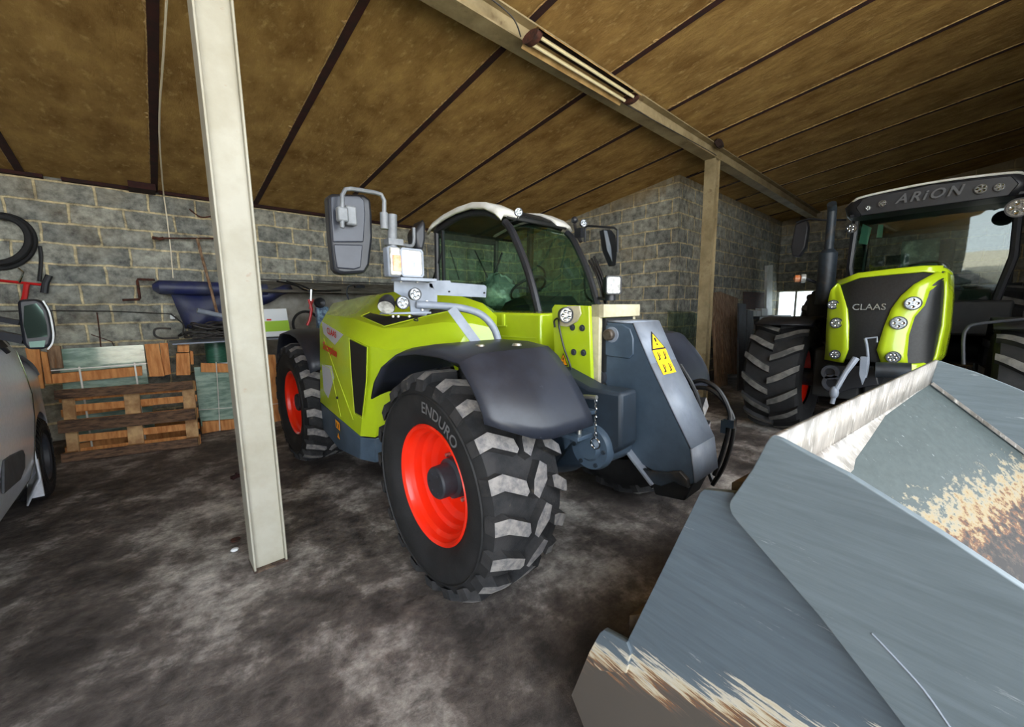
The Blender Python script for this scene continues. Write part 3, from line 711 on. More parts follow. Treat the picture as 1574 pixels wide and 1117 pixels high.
MB().text('Scorpion', sidept(507, 537, .012), du, dw, .1, .001, shear=.2, bold=.03).build('model_lettering', 'red_ink', hood)
sticker(T, AX(519, 653, 1.145), du, (0, 0, 1), .1, .07, 'orange_warn', 'box'); sticker(T, AX(520.5, 669, 1.145), du, (0, 0, 1), .075, .06, 'orange_warn', 'tri')
def toppt(x, y, off=.006):
    best = None
    # intersect the view ray with the hood's top facets
    d = ray(x, y)
    for j in range(6):
        for tri in ((rows[0][j], rows[0][j + 1], rows[1][j + 1]), (rows[0][j], rows[1][j + 1], rows[1][j])):
            n = (tri[1] - tri[0]).cross(tri[2] - tri[0]).normalized()
            if abs(d.dot(n)) < 1e-6: continue
            t = (tri[0] - CP).dot(n) / d.dot(n); p = CP + d * t
            c = sum(tri, V((0, 0, 0))) / 3; q = (p - c).length
            if best is None or q < best[0]: best = (q, p, n)
    n = best[2]
    if n.dot(d) > 0: n = -n
    return best[1] + n * off
b = MB(); b.add([toppt(557, 487), toppt(591, 501.5), toppt(640, 489), toppt(690, 479), toppt(676, 466), toppt(632, 466), toppt(590, 473)], [(0, 1, 2, 6), (2, 3, 4, 5), (2, 5, 6)])
tg = b.build('top_grille', 'tractor_mesh', hood, solid=.004)
b = MB(); b.tube([toppt(555, 487, .008), toppt(591, 503, .008), toppt(640, 490.5, .008), toppt(692, 479, .008)], .004, 5); b.tube([toppt(555, 487, .008), toppt(590, 472, .008), toppt(632, 465, .008)], .004, 5); b.build('grille_edge', 'lime_dull', hood)

# boom
bx0, bx1 = 1.95, 2.35
b = MB()
b.plate([V((bx0, 1.86, 1.565)), V((bx0, 2.5, 1.575)), V((bx0, 4.75, 1.64)), V((bx0, 4.75, 1.15)), V((bx0, 2.5, 1.15)), V((bx0, 1.86, 1.17))], (bx1 - bx0, 0, 0))
boom = b.build('boom', 'lime', T, bevel=.015)
b = MB(); b.bb((bx0 - .006, 1.9, 1.395), (bx0, 4.5, 1.403)); b.bb((bx0 - .012, 2.22, 1.475), (bx0, 2.245, 1.56)); b.bb((bx0 - .01, 2.2, 1.470), (bx0, 3.8, 1.478)); b.build('boom_seam', 'lime_dull', T)
# front collar plates with bolts
Xc = bx0 - .03
poly = [AX(848, 474, Xc), AX(852, 468, Xc), AX(905, 470, Xc), AX(909, 590, Xc), AX(893, 588, Xc), AX(882, 577, Xc), AX(876, 571, Xc), AX(853, 562, Xc)]
b = MB(); b.plate(poly, (.03, 0, 0)); b.plate([p + V((bx1 - Xc, 0, 0)) for p in poly], (.03, 0, 0)); each(b, 'boom_collar', 'lime', T, bevel=.004)
b = MB()
for px_ in ((880, 503), (895, 504), (882, 541), (897, 542), (898, 582)):
    c = AX(*px_, Xc); b.lathe([(0, .001), (.012, .001), (.012, .012), (.004, .013), (.004, .02), (0, .021)], c, (-1, 0, 0), 10)
each(b, 'collar_bolt', 'hub_grey', T)
sticker(T, AX(866, 552, Xc - .002), (0, -1, 0), (0, 0, 1), .078, .082, 'orange_warn', 'tri')
# inner boom end: bare cream tube with a plate around it
yA = AX(908, 470, 1.95).y
b = MB(); z0, z1 = AX(912, 592, 1.96).z, AX(912, 468, 1.96).z
b.bb((1.955, yA - .09, z1 - .075), (2.35, yA - .0, z1)); b.bb((1.955, yA - .06, z0), (1.985, yA, z1)); b.bb((2.32, yA - .06, z0), (2.35, yA, z1)); b.bb((1.955, yA - .05, z0), (2.35, yA, z0 + .05))
b.build('boom_tip', 'cream_bare', T, bevel=.004)
MB().bb((2.0, yA - .07, z0 + .08), (2.3, yA - .02, z1 - .08)).build('tip_cavity_shade', 'interior_dark', T)  # dark box stands in for the shade inside the hollow tip
b = MB(); b.cyl((1.99, yA - .03, z0 + .045), (2.31, yA - .03, z0 + .045), .045, 16); b.build('slide_block', 'hub_grey', T)
# boom head
Xh, Wh = 2.02, .29
HP = lambda x, y: AX(x, y, Xh)
side = [HP(919, 506), HP(922, 497), HP(930, 493.5), HP(973, 496), HP(1000, 560), HP(1062, 690), HP(1068, 742), HP(1052, 748), HP(1030, 738), HP(985, 712), HP(930, 640), HP(927, 602), HP(932, 592), HP(924, 565), HP(918, 555)]
b = MB(); b.plate(side, (.018, 0, 0)); b.plate([p + V((Wh - .018, 0, 0)) for p in side], (.018, 0, 0)); head = b.build('boom_head', 'tele_grey', T, bevel=.003)
fr = [HP(930, 493.5), HP(973, 496), HP(1000, 560), HP(1062, 690), HP(1068, 742)]
b = MB()
for i in range(4): b.add([fr[i], fr[i + 1], fr[i + 1] + V((Wh, 0, 0)), fr[i] + V((Wh, 0, 0))], [(0, 1, 2, 3)])
b.build('head_front_plate', 'light_grey', head, solid=.012)  # paler grey than the sides paints in daylight on the front
b = MB(); lf = [HP(927, 602), HP(930, 640), HP(985, 712), HP(1008, 742)]
for i in range(3): b.bar(lf[i] + V((-.02, 0, 0)), lf[i + 1] + V((-.02, 0, 0)), .06, .016, up=(lf[i + 1] - lf[i]).cross(V((1, 0, 0))))
b.build('head_flange', 'light_grey', head, bevel=.003)
b = MB(); cc = [HP(926, 500), HP(958, 498), HP(970, 505), HP(975, 520), HP(975, 545), HP(968, 551), HP(935, 547), HP(924, 538)]
b.plate([p + V((-.012, 0, 0)) for p in cc], (.012, 0, 0)); b.build('head_boss', 'tele_grey', head, bevel=.006)
c = HP(940, 514) + V((-.012, 0, 0))
MB().lathe([(0, .001), (.005, .001), (.005, .044), (.0, .046)], c + V((0, -.01, 0)), (-1, 0, 0), 24).build('pin_washer', 'light_grey', head)
MB().lathe([(0, .001), (.035, .001), (.035, .026), (.028, .034), (0, .034)], c, (-1, 0, 0), 24).build('head_pin', 'pin_steel', head)
b = MB(); q = [HP(985, 715), HP(1000, 722), HP(1025, 724), HP(1048, 722), HP(1060, 735), HP(1062, 748), HP(1050, 742), HP(1040, 738), HP(1020, 745), HP(1000, 738)]
b.plate([p + V((-.03, 0, 0)) for p in q], (.03, 0, 0)); b.build('coupling_hook', 'dark_steel', head, bevel=.004)
b = MB(); b.plate([HP(990, 735) + V((.05, 0, 0)), HP(1060, 745) + V((.05, 0, 0)), HP(1045, 775) + V((.05, 0, 0)), HP(1000, 765) + V((.05, 0, 0))], (.2, 0, 0)); b.build('coupling_frame', 'interior_dark', head, bevel=.01)
# stickers on the head's front plate
def frontpt(t, x): # t along fr[1]..fr[3], x across
    seg = fr[1:4]; L0 = (seg[1] - seg[0]).length; L1 = (seg[2] - seg[1]).length; s = t * (L0 + L1)
    p = seg[0].lerp(seg[1], s / L0) if s < L0 else seg[1].lerp(seg[2], (s - L0) / L1)
    return p + V((x * Wh, 0, 0))
dn = (fr[3] - fr[2]).normalized(); up = -dn; nn = V((1, 0, 0)).cross(up).normalized()
for t, pic, w_, h_ in ((.165, 'tri', .16, .115), (.293, 'box', .15, .075), (.395, 'box', .15, .075)):
    sd = (frontpt(t + .02, 0) - frontpt(t - .02, 0)).normalized(); n_ = V((1, 0, 0)).cross(-sd).normalized()
    sticker(head, frontpt(t, .47) + n_ * .009, (1, 0, 0), -sd, w_, h_, 'yellow_warn', pic)
# hoses on the far side of the head
for k, pth in enumerate(([(1045, 560), (1068, 600), (1082, 650), (1090, 690)], [(1060, 590), (1080, 585), (1105, 600), (1122, 640), (1112, 690), (1098, 730)], [(1062, 596), (1090, 598), (1115, 620), (1128, 655), (1115, 710), (1095, 745)], [(1050, 575), (1060, 640), (1080, 700), (1095, 740)])):
    MB().tube([AX(x, y, 2.55 + .03 * k) for x, y in pth], .014, 8, smooth=6).build('hydraulic_hose', 'hose', T)
b = MB(); b.box(AX(1122, 650, 2.56), (.05, .06, .05)); b.box(AX(1113, 655, 2.56), (.03, .03, .08)); b.build('hose_coupling', 'chrome', T)

# cab
cx0, cx1 = 2.45, 3.3
NP = lambda x, y: AX(x, y, cx0)
FPp = lambda x, y: AX(x, y, cx1)
cab = MB()
cab.bb((cx0, 2.42, .8), (cx1, 3.9, 1.56)); cab = cab.build('cab_body', 'lime', T, bevel=.02)
apn = [NP(776, 341), NP(785, 352), NP(797, 378), NP(810, 412), NP(820, 446), NP(828, 480)]
apf = [V((cx1, p.y, p.z)) for p in apn]
b = MB(); b.tube(apn, .034, 8, smooth=4); b.build('front_pillar', 'black_plastic', cab)
b = MB(); b.tube(apf, .034, 8, smooth=4); b.build('front_pillar', 'black_plastic', cab)
ry = 3.92
for X in (cx0, cx1):
    MB().tube([(X, ry, 1.5), (X, ry + .0, 2.0), (X, ry - .02, 2.45)], .03, 8).build('rear_pillar', 'black_plastic', cab)

MB().bar((cx1, 3.33, 1.5), (cx1, 3.30, 2.5), .06, .05, up=(0, 1, 0)).build('door_pillar', 'black_plastic', cab)
MB().bar((cx0, 3.80, 1.5), (cx0, 3.78, 2.44), .03, .03, up=(0, 1, 0)).build('door_frame', 'black_plastic', cab)
b = MB(); b.bb((cx0 + .02, ry - .02, 1.52), (cx1 - .02, ry + .02, 1.6)); b.bb((cx0, ry - .03, 2.38), (cx1, ry + .03, 2.47)); b.build('rear_frame', 'black_plastic', cab)
b = MB()
for X in (cx0, cx1): b.tube([(X, ry, 2.44), (X, 3.5, 2.52), (X, 3.1, 2.5), (X, 2.85, 2.42)], .03, 8, smooth=4)
each(b, 'roof_rail', 'black_plastic', cab)
# roof shell: curved, white, with a dark glazed strip in the middle-front
def roofz(y): # profile along y
    t = (y - 2.62) / (4.0 - 2.62); t = max(0, min(1, t)); return 2.33 + .255 * math.sin(PI * min(1, t * 1.02 + .06)) ** .75 + .1 * t
rz = [(4.0, 2.47), (3.92, 2.53), (3.7, 2.575), (3.45, 2.60), (3.2, 2.60), (3.0, 2.56), (2.85, 2.49), (2.76, 2.42)]
for (xa, xb, nm) in ((cx0 - .06, cx0 + .16, 'roof_side'), (cx1 - .16, cx1 + .06, 'roof_side'), (cx0 + .16, cx1 - .16, 'roof_rear')):
    pts = rz if nm == 'roof_side' else rz[:4]
    rowsr = []
    for s in (0, .15, .85, 1):
        x = xa + (xb - xa) * s; e = 0
        if nm == 'roof_side' and ((xa < cx0 and s == 0) or (xb > cx1 and s == 1)): e = .045
        rowsr.append([(x, y, z - e) for y, z in pts])
    b = MB(); b.grid(rowsr); b.build(nm, 'white_paint', cab, smooth=50, solid=.03)
b = MB(); b.grid([[(x, y, z - .02) for y, z in rz] for x in (cx0 + .02, cx1 - .02)]); b.build('roof_lining', 'interior_dark', cab, solid=.02)
# curved front glass rising into the roof
fg = catmull(apn, 3)
b = MB(); b.grid([[V((cx0 + .02 + (cx1 - cx0 - .04) * i / 6, p.y - .012 * math.sin(PI * i / 6), p.z)) for p in fg] for i in range(7)]); b.build('windscreen', 'cab_glass', cab, smooth=60)
b = MB(); b.add([(cx0 + .16, 2.78, 2.44), (cx1 - .16, 2.78, 2.44), (cx1 - .16, 3.45, 2.615), (cx0 + .16, 3.45, 2.615)], [(0, 1, 2, 3)]); b.build('roof_window', 'tractor_glass', cab)
b = MB()
for i in range(5): x = cx0 + .2 + i * .11; b.tube([(x, 2.80, 2.45), (x, 3.1, 2.57), (x, 3.4, 2.61)], .005, 5)
b.build('roof_guard', 'black_plastic', cab)
for X, nm in ((cx0, 'side_window'), (cx1, 'side_window')):
    pl_ = [V((X, p.y, p.z)) for p in apn]; pts = [V((X, 3.9, 1.56)), V((X, 3.9, 2.42)), V((X, 3.5, 2.5)), V((X, 3.1, 2.49))] + pl_
    b = MB(); b.add(pts, [tuple(range(len(pts)))]); b.build(nm, 'cab_glass', cab)
b = MB(); b.add([(cx0, ry, 1.56), (cx1, ry, 1.56), (cx1, ry, 2.42), (cx0, ry, 2.42)], [(0, 1, 2, 3)]); b.build('rear_window', 'cab_glass', cab)
b = MB(); b.bb((2.66, 3.15, 1.35), (3.1, 3.6, 1.58)); b.box((2.9, 3.58, 1.7), (.44, .12, .36)); seat = b.build('seat', 'interior_dark', cab, bevel=.05)
random.seed(5)
b = MB(); sp0 = AX(766, 452, 2.9); b.ball(sp0, .23, 18, (.9, 1.0, .9))
b.v = [p + V((random.uniform(-.035, .035), random.uniform(-.035, .035), random.uniform(-.035, .035))) for p in b.v]
b.build('seat_cover', 'plastic_film', seat, smooth=60)
b = MB(); b.plate([(2.5, 2.5, 1.55), (2.5, 2.95, 1.55), (2.5, 2.85, 1.66), (2.5, 2.6, 1.72), (2.5, 2.5, 1.62)], (.7, 0, 0)); b.build('dashboard', 'interior_dark', cab, bevel=.02)
b = MB(); sc_ = V((2.88, 2.92, 1.80)); ax_ = V((0, .55, .83)).normalized(); u_, w_, _ = basis(ax_)
b.tube([sc_ + (u_ * math.cos(t) + w_ * math.sin(t)) * .19 for t in [k * PI / 12 for k in range(24)]], .014, 8, closed=True)
b.tube([sc_ - u_ * .18, sc_, sc_ + u_ * .18], .012, 6); b.tube([sc_, sc_ - w_ * .18], .012, 6); b.tube([sc_, sc_ - ax_ * .3], .025, 8); b.build('steering_wheel', 'black_plastic', cab)
b = MB(); b.tube([AX(692, 385, 3.2), AX(700, 410, 3.2), AX(706, 430, 3.2)], .01, 6); b.tube([AX(730, 385, 3.2), AX(742, 410, 3.2), AX(752, 432, 3.2)], .01, 6)
b.tube([AX(772, 388, 3.2), AX(762, 415, 3.2), AX(757, 430, 3.2)], .014, 6); each(b, 'cab_stay', 'black_plastic', cab)
b = MB(); b.tube([FPp(826, 408), FPp(834, 413), FPp(838, 420), FPp(838, 442)], .012, 8, smooth=3); b.build('grab_handle', 'black_plastic', cab)
b = MB(); b.tube([V((3.38, 2.55, 2.02)), V((3.42, 2.62, 2.0)), V((3.42, 2.62, 1.75)), V((3.38, 2.5, 1.66))], .012, 8, smooth=4); b.build('grab_handle', 'black_plastic', cab)
b = MB(); b.tube([NP(662, 440), NP(680, 385)], .012, 6); b.build('cab_stay', 'black_plastic', cab)
# lamps on the cab
round_lamp(cab, AX(797, 326, 2.47), (-.45, -.9, -.05), .036)
b = MB(); b.tube([AX(797, 331, 2.47), AX(794, 338, 2.47), AX(780, 343, 2.47)], .006, 6); b.tube([AX(780, 343, 2.46), AX(781, 352, 2.45), AX(783, 358, 2.45)], .01, 6); b.build('lamp_bracket', 'black_plastic', cab)
round_lamp(cab, AX(897, 343, 3.32), (-.4, -.9, 0), .036)
b = MB(); b.ball(AX(883, 338, 3.34), .036, 14); b.tube([AX(883, 344, 3.34), AX(886, 358, 3.34), AX(893, 372, 3.34)], .016, 8); b.box(AX(890, 358, 3.34), (.05, .08, .09)); b.build('beacon', 'black_plastic', cab)
b = MB(); b.tube([AX(899, 372, 3.4), AX(899, 350, 3.4), AX(904, 347, 3.4), AX(944, 350, 3.4), AX(949, 354, 3.4), AX(949, 388, 3.4)], .011, 8); mir = b.build('mirror_arm', 'black_plastic', cab)
q = [AX(927, 352, 3.4), AX(940, 353, 3.4), AX(947, 362, 3.4), AX(949, 390, 3.4), AX(947, 408, 3.4), AX(942, 409, 3.4), AX(932, 385, 3.4)]
MB().plate(q, (.03, .07, 0)).build('side_mirror', 'black_plastic', cab, bevel=.008)
q = [AX(928, 354, 3.395), AX(933, 355, 3.395), AX(939, 380, 3.395), AX(941, 402, 3.395), AX(933, 384, 3.395)]
MB().plate(q, (-.004, -.004, 0)).build('mirror_face', 'light_grey', cab)
square_lamp(cab, AX(943, 438, 3.2), (-.35, -.93, 0), .17, .17)
b = MB(); b.cyl(AX(938, 452, 3.25), AX(938, 462, 3.25), .05, 12); b.tube([AX(938, 460, 3.25), AX(920, 458, 3.3)], .014, 8); b.build('lamp_bracket', 'black_plastic', cab)
b = MB()
for k in range(3): b.tube([AX(905 + k * 4, 400 - k * 3, 3.36), AX(918 + k * 4, 425, 3.36), AX(926 + k * 3, 452, 3.36), AX(930, 466, 3.3)], .012, 6, smooth=4)
b.build('wiper_hose', 'hose', cab)

# lamp and mirror rack by the hood
LY = 2.2
L = lambda x, y, Y=LY: AY(x, y, Y)
b = MB(); b.tube([L(640, 468), L(700, 472, 2.1), L(735, 481, 2.02), L(755, 498, 1.97), L(765, 520, 1.94), L(767, 545, 1.94)], .023, 12, smooth=5); rack = b.build('lamp_rack', 'light_grey', T)
MB().bar(L(694, 474, 2.06), L(746, 545, 1.9), .055, .012, up=(-.5, -1, 0)).build('rack_strut', 'light_grey', rack)
b = MB(); b.plate([L(660, 431), L(692, 431), L(693, 434), L(745, 438), L(748, 441), L(747, 457), L(664, 453), L(660, 450)], (0, .006, 0)); o = b.build('bracket_plate', 'light_grey', rack)
b = MB()
for p in ((690, 448), (744, 450)): b.cyl(L(*p), L(*p) + V((0, -.008, 0)), .006, 8)
each(b, 'plate_hole', 'ink', o)
b = MB(); b.plate([L(606, 431), L(640, 432), L(664, 436), L(672, 455), L(672, 468), L(660, 477), L(655, 485), L(632, 484), L(630, 462), L(606, 448)], (0, .008, 0)); b.build('bracket_plate', 'light_grey', rack)
b = MB(); b.bb(tuple(L(604, 431) + V((0, -.10, -.004))), tuple(L(658, 431) + V((0, .02, .004)))); b.build('lamp_shelf', 'light_grey', rack)
b = MB(); 
for p in ((615, 432), (640, 433), (648, 476), (655, 463), (641, 466), (603, 486), (611, 486), (628, 486)): b.cyl(L(*p) + V((0, -.012, 0)), L(*p) + V((0, .0, 0)), .007, 8)
each(b, 'rack_bolt', 'bolt_metal', rack)
hl = square_lamp(rack, L(633, 404, 2.12), (0, -1, 0), .145, .16, housing='light_grey', depth=.1)
# indicator
b = MB(); c = L(606, 402, 2.12); o = b.box(c + V((.0, .03, 0)), (.075, .07, .165)).build('indicator', 'light_grey', rack, bevel=.012)
MB().box(c + V((0, -.012, 0)), (.062, .02, .15)).build('clear_cover', 'clear_lens', o, bevel=.008)
MB().box(c + V((.004, -.024, -.01)), (.048, .006, .085)).build('amber_cover', 'amber_lens', o, bevel=.002)
round_lamp(rack, L(619, 465, 2.08), (-.1, -1, 0), .037, name='front_lamp')
round_lamp(rack, L(638, 452, 2.1), (-.1, -1, 0), .037, name='round_lamp', m='black_plastic')
b = MB(); c = L(594, 470, 2.12); dv = V((-.45, -.55, -.6)).normalized()
b.lathe([(-.07, .001), (-.065, .03), (-.03, .045), (0, .047), (.012, .047)], c, dv, 24); o = b.build('work_lamp', 'black_plastic', rack); MB().lathe([(.012, .001), (.014, .044)], c, dv, 24).build('lens', 'clear_lens', o)
b = MB(); b.bb(tuple(L(598, 483, 2.14)), tuple(L(655, 481, 2.2) + V((0, .06, .008)))); b.build('lamp_shelf', 'light_grey', rack)
b = MB(); b.tube([L(632, 484), L(640, 488), L(642, 493), L(636, 491), L(646, 486)], .004, 6, smooth=4); b.build('lamp_cable', 'hose', rack)
b = MB(); b.cyl(L(603, 380, 2.16), L(603, 330, 2.16), .026, 16); b.bb(tuple(L(594, 376, 2.16) + V((0, -.03, 0))), tuple(L(616, 369, 2.16) + V((0, .03, 0)))); b.build('mirror_post', 'post_grey', rack)
b = MB(); b.cyl(L(591, 352, 2.16), L(590, 327, 2.16), .022, 14); b.tube([L(590.5, 330, 2.16), L(590.5, 308, 2.16), L(586, 299, 2.16), L(577, 296, 2.16), L(540, 290, 2.16), L(531, 291, 2.16), L(526, 300, 2.16), L(526, 350, 2.16)], .0115, 10); b.build('mirror_arm', 'post_grey', rack)
# big mirror, its back towards us
def pane(pts, y0, dy, name, m, par, bev=.01): return MB().plate([L(x, y, y0) for x, y in pts], (0, dy, 0)).build(name, m, par, bevel=bev)
bigm = pane([(504, 300), (512, 297), (560, 298), (571, 306), (573, 330), (574, 365), (569, 408), (562, 420), (530, 422), (519, 420), (514, 412), (508, 360)], 2.22, .08, 'large_mirror', 'black_plastic', rack, .018)
pane([(508, 302), (519, 300), (552, 300), (560, 307), (562, 328), (559, 372), (512, 372)], 2.21, .012, 'back_cover', 'fender_plastic', bigm, .006)
pane([(513, 375), (558, 376), (555, 411), (545, 414), (518, 412)], 2.21, .012, 'back_cover', 'fender_plastic', bigm, .006)
b = MB(); b.box(L(526, 330, 2.17), (.055, .045, .075)); b.box(L(538, 332, 2.19), (.06, .05, .1)); b.build('mirror_clamp', 'post_grey', bigm, bevel=.01)
b = MB(); b.tube([L(612, 374, 2.16), L(630, 378, 2.16), L(636, 372, 2.16), L(636, 350, 2.16)], .01, 8, smooth=3); b.build('mirror_arm', 'post_grey', rack)
b = MB(); b.plate([L(652, 335, 2.16), L(655, 345, 2.16), L(655, 370, 2.16), L(651, 386, 2.16), L(642, 383, 2.16), L(639, 365, 2.16), L(638, 355, 2.16)], (.01, .13, 0)); b.build('small_mirror', 'black_plastic', rack, bevel=.02)
# work lamp on the boom collar with its cable
c = AX(870, 484, 1.86); wl = round_lamp(T, c, (-.35, -.93, -.05), .048)
b = MB(); b.plate([AX(872, 470, 1.9), AX(890, 470, 1.9), AX(892, 482, 1.9), AX(886, 494, 1.9), AX(872, 502, 1.9), AX(858, 500, 1.9)], (.012, 0, 0)); b.build('lamp_bracket', 'cream_bare', wl)
b = MB(); b.tube([AX(853, 503, 1.87), AX(852, 493, 1.87), AX(858, 490, 1.87), AX(860, 505, 1.87), AX(867, 535, 1.88), AX(876, 560, 1.88), AX(880, 578, 1.9)], .006, 6, smooth=6); b.build('lamp_cable', 'hose', wl)
# pipework under the boom
b = MB()
for k in range(3): b.tube([(1.86 + .03 * k, 1.4, 1.1), (1.86 + .03 * k, 2.0, 1.12), (1.86, 2.8, 1.05)], .014, 8)
b.build('hydraulic_pipe', 'dark_steel', T)

# ------------------------------------------------------------------ bucket lying in the foreground
BA = math.radians(6); bw = V((math.cos(BA), -math.sin(BA), 0)); bs = V((math.sin(BA), math.cos(BA), 0))
def PB(x, y, t): d = ray(x, y); return CP + d * (t / d.dot(bw))
def SZ(s, z, t): return bw * t + bs * s + V((0, 0, z))
bucket_mat('bucket_paint', (96, 107, 113), (0, 0, 1), -5, -4.9)
bucket_mat('bucket_lower', (84, 95, 104), (bs.x * .42, bs.y * .42, 1), .80, .93)
wd = bs + bw * .12
bucket_mat('bucket_floor', (58, 66, 66), (wd.x, wd.y, 0), -.03, .115, steel=(34, 31, 30), soft=True)
mat('lip_scratched_sheen', (160, 154, 148), (116, 112, 106), rough=.4, metal=.25, scale=6, stretch=(3, 3, .8), c3=(216, 212, 206), s3=18, bump=.2)  # scratched metal, base paled to paint in the sky's reflection
BK = thing('loader_bucket', 'big scratched grey loader bucket lying on the floor in the right foreground', 'bucket', tuple(SZ(.2, 0, 1.8)))
T0, T1 = .9, 2.7
top_edge = [(1185, 670), (1200, 675), (1240, 697), (1302, 729), (1360, 765), (1450, 822), (1574, 905)]
P1pts = [PB(x, y, T0) for x, y in top_edge] + [SZ(-.35, 1.0, T0), SZ(-.7, .8, T0), SZ(-.7, .25, T0), SZ(-.35, .5, T0)]
P1pts += [PB(x, y, T0) for x, y in ((1390, 1117), (1260, 948), (1134, 803), (1124, 790), (1121, 779), (1122, 770), (1157, 720), (1178, 680))]
MB().plate(P1pts, bw * .018).build('upper_side_plate', 'bucket_paint', BK, bevel=.002, smooth=0)
def sz(p): return V((p.dot(bs), p.z))
farpts = []
for p in P1pts: q = sz(p); farpts.append(SZ(q.x, q.y, T1))
MB().plate(farpts, bw * .018).build('far_side_plate', 'bucket_paint', BK, bevel=.002, smooth=0)
t2 = .935
P2pts = [PB(x, y, t2) for x, y in ((1082, 752), (1128, 757))] + [SZ(.3, 1.06, t2), SZ(.05, .86, t2), SZ(-.6, .3, t2), SZ(-.6, .012, t2), SZ(.80, .012, t2)]
P2pts += [PB(x, y, t2) for x, y in ((878, 1068), (905, 1003), (922, 972), (928, 968), (963, 987), (1076, 757))]
MB().plate(P2pts, bw * .02).build('lower_side_plate', 'bucket_lower', BK, bevel=.002, smooth=0)
b = MB(); b.plate([SZ(q.x, q.y, T1 - .03) for q in [sz(p) for p in P2pts]], bw * .02); b.build('far_lower_plate', 'bucket_lower', BK, smooth=0)
# wear lap on the lower corner
lap = [PB(x, y, t2 - .012) for x, y in ((928, 968), (963, 987), (969, 1003), (962, 1035), (918, 1030), (905, 1003), (922, 972))]
MB().plate(lap, bw * .012).build('corner_wear_plate', 'bucket_lower', BK, bevel=.002, smooth=0)
# inside sheets from side to side
def sheet(a, c, m, name, t0=T0 + .018, t1=T1, th=.012, seg=1):
    A0, A1 = SZ(a[0], a[1], t0), SZ(a[0], a[1], t1); C0, C1 = SZ(c[0], c[1], t0), SZ(c[0], c[1], t1)
    n = (A1 - A0).cross(C0 - A0).normalized()
    return MB().plate([A0, A1, C1, C0], n * th).build(name, m, BK, smooth=0)
sheet((.34, 1.22), (-.7, .335), 'bucket_floor', 'floor_sheet')
d_floor = V((.855 * -bs.x, .855 * -bs.y, 1)).normalized()
strip = [PB(1187, 671, T0 + .02)]; A1 = PB(1440, 553, T1)
a0 = sz(strip[0]); a1 = sz(A1)
n_s = 10; up_r = []; lo_r = []
for i in range(n_s + 1):
    f = i / n_s; t = T0 + .018 + (T1 - T0 - .018) * f; s_ = a0.x + (a1.x - a0.x) * f; z_ = a0.y + (a1.y - a0.y) * f
    up_r.append(SZ(s_, z_, t)); lo_r.append(SZ(.336, 1.218, t))
MB().grid([up_r, lo_r]).build('top_lip', 'lip_scratched_sheen', BK, solid=.01, smooth=60)
def on_floor(x, y, off=.006):
    d = ray(x, y); n = V((-.851 * bs.x, -.851 * bs.y, 1)); c = 1.22 - .851 * .34 + off; k = (c - HC) / d.dot(n); return CP + d * k
g = [on_floor(x, y) for x, y in ((1302, 731), (1311, 722), (1314, 706), (1336, 675), (1360, 639), (1396, 613), (1424, 593))]
g = [p for p in g] + [SZ(.334, 1.224, 2.6), SZ(.334, 1.224, 1.0), SZ(.22, 1.13, .93)]
MB().add(g, [tuple(range(len(g)))]).build('lip_gusset', 'lip_scratched_sheen', BK, solid=.004)
b = MB(); b.bar(SZ(.325, 1.225, T1 - .012), SZ(-.7, .345, T1 - .012), .012, .012); b.build('weld_bead', 'lip_scratched_sheen', BK)
# cross members on the back
mat('ochre_brown', (96, 76, 44), (60, 48, 34), rough=.9, scale=8)  # ochre brown tone of the cross members
b = MB(); b.plate([SZ(.345, 1.21, .97), SZ(.43, 1.175, .97), SZ(.43, 1.11, .97), SZ(.36, 1.09, .97)], bw * 1.7); b.build('cross_tube', 'ochre_brown', BK)
b = MB(); b.plate([SZ(.67, .66, .98), SZ(.72, .62, .98), SZ(.72, .54, .98), SZ(.66, .54, .98)], bw * 1.7); b.build('cross_tube', 'ochre_brown', BK)
sheet((.43, 1.14), (.66, .6), 'bucket_lower', 'back_sheet', t0=.98, t1=2.66); sheet((.66, .6), (.85, .1), 'bucket_lower', 'heel_sheet', t0=.98, t1=2.66)
sheet((.80, .05), (-.6, .05), 'bucket_lower', 'bottom_sheet', t0=.98, t1=2.66)
# weld seam scar on the upper plate
b = MB(); b.tube([PB(1340, 973, T0 - .001), PB(1375, 1010, T0 - .001), PB(1420, 1060, T0 - .001), PB(1460, 1117, T0 - .001)], .0016, 6, smooth=3); b.build('weld_seam', 'light_grey', BK)

# ------------------------------------------------------------------ tractor facing the camera
YC = .43
TR = thing('tractor', 'lime and black tractor parked nose first behind the grey bucket', 'tractor', (7.2, YC, 0))
for (x, y, s, R, W, rr_) in ((6.10, YC + 1.0, 1, .71, .60, .37), (6.10, YC - 1.0, -1, .71, .60, .37), (8.75, YC + 1.0, 1, .93, .62, .52), (8.75, YC - 1.0, -1, .93, .62, .52)):
    wheel(TR, (x, y, R - .004), (0, s, 0), R, W, 'bar', rim_r=rr_, flip=(1 if s > 0 else -1), n=16, shell='rubber', topm='old_tread')
b = MB()
for s in (-1, 1):
    b.lathe([(0, .36), (-.05, .34), (-.12, .3), (-.14, .12), (-.14, .001)], (6.15, YC + s * .80, .69), (0, -s, 0), 40)
each(b, 'inner_rim', 'rim_red', TR)
b = MB(); b.bb((5.7, YC - .17, .62), (8.8, YC + .17, 1.05)); b.bb((7.2, YC - .35, .7), (8.8, YC + .35, 1.3)); b.build('chassis', 'interior_dark', TR, bevel=.02)
MB().cyl((6.15, YC - .8, .69), (6.15, YC + .8, .69), .11, 16).build('front_axle', 'dark_steel', TR)
MB().cyl((8.75, YC - .8, .93), (8.75, YC + .8, .93), .2, 16).build('rear_axle', 'dark_steel', TR)
H = lambda x, y, X=5.25: AX(x, y, X)
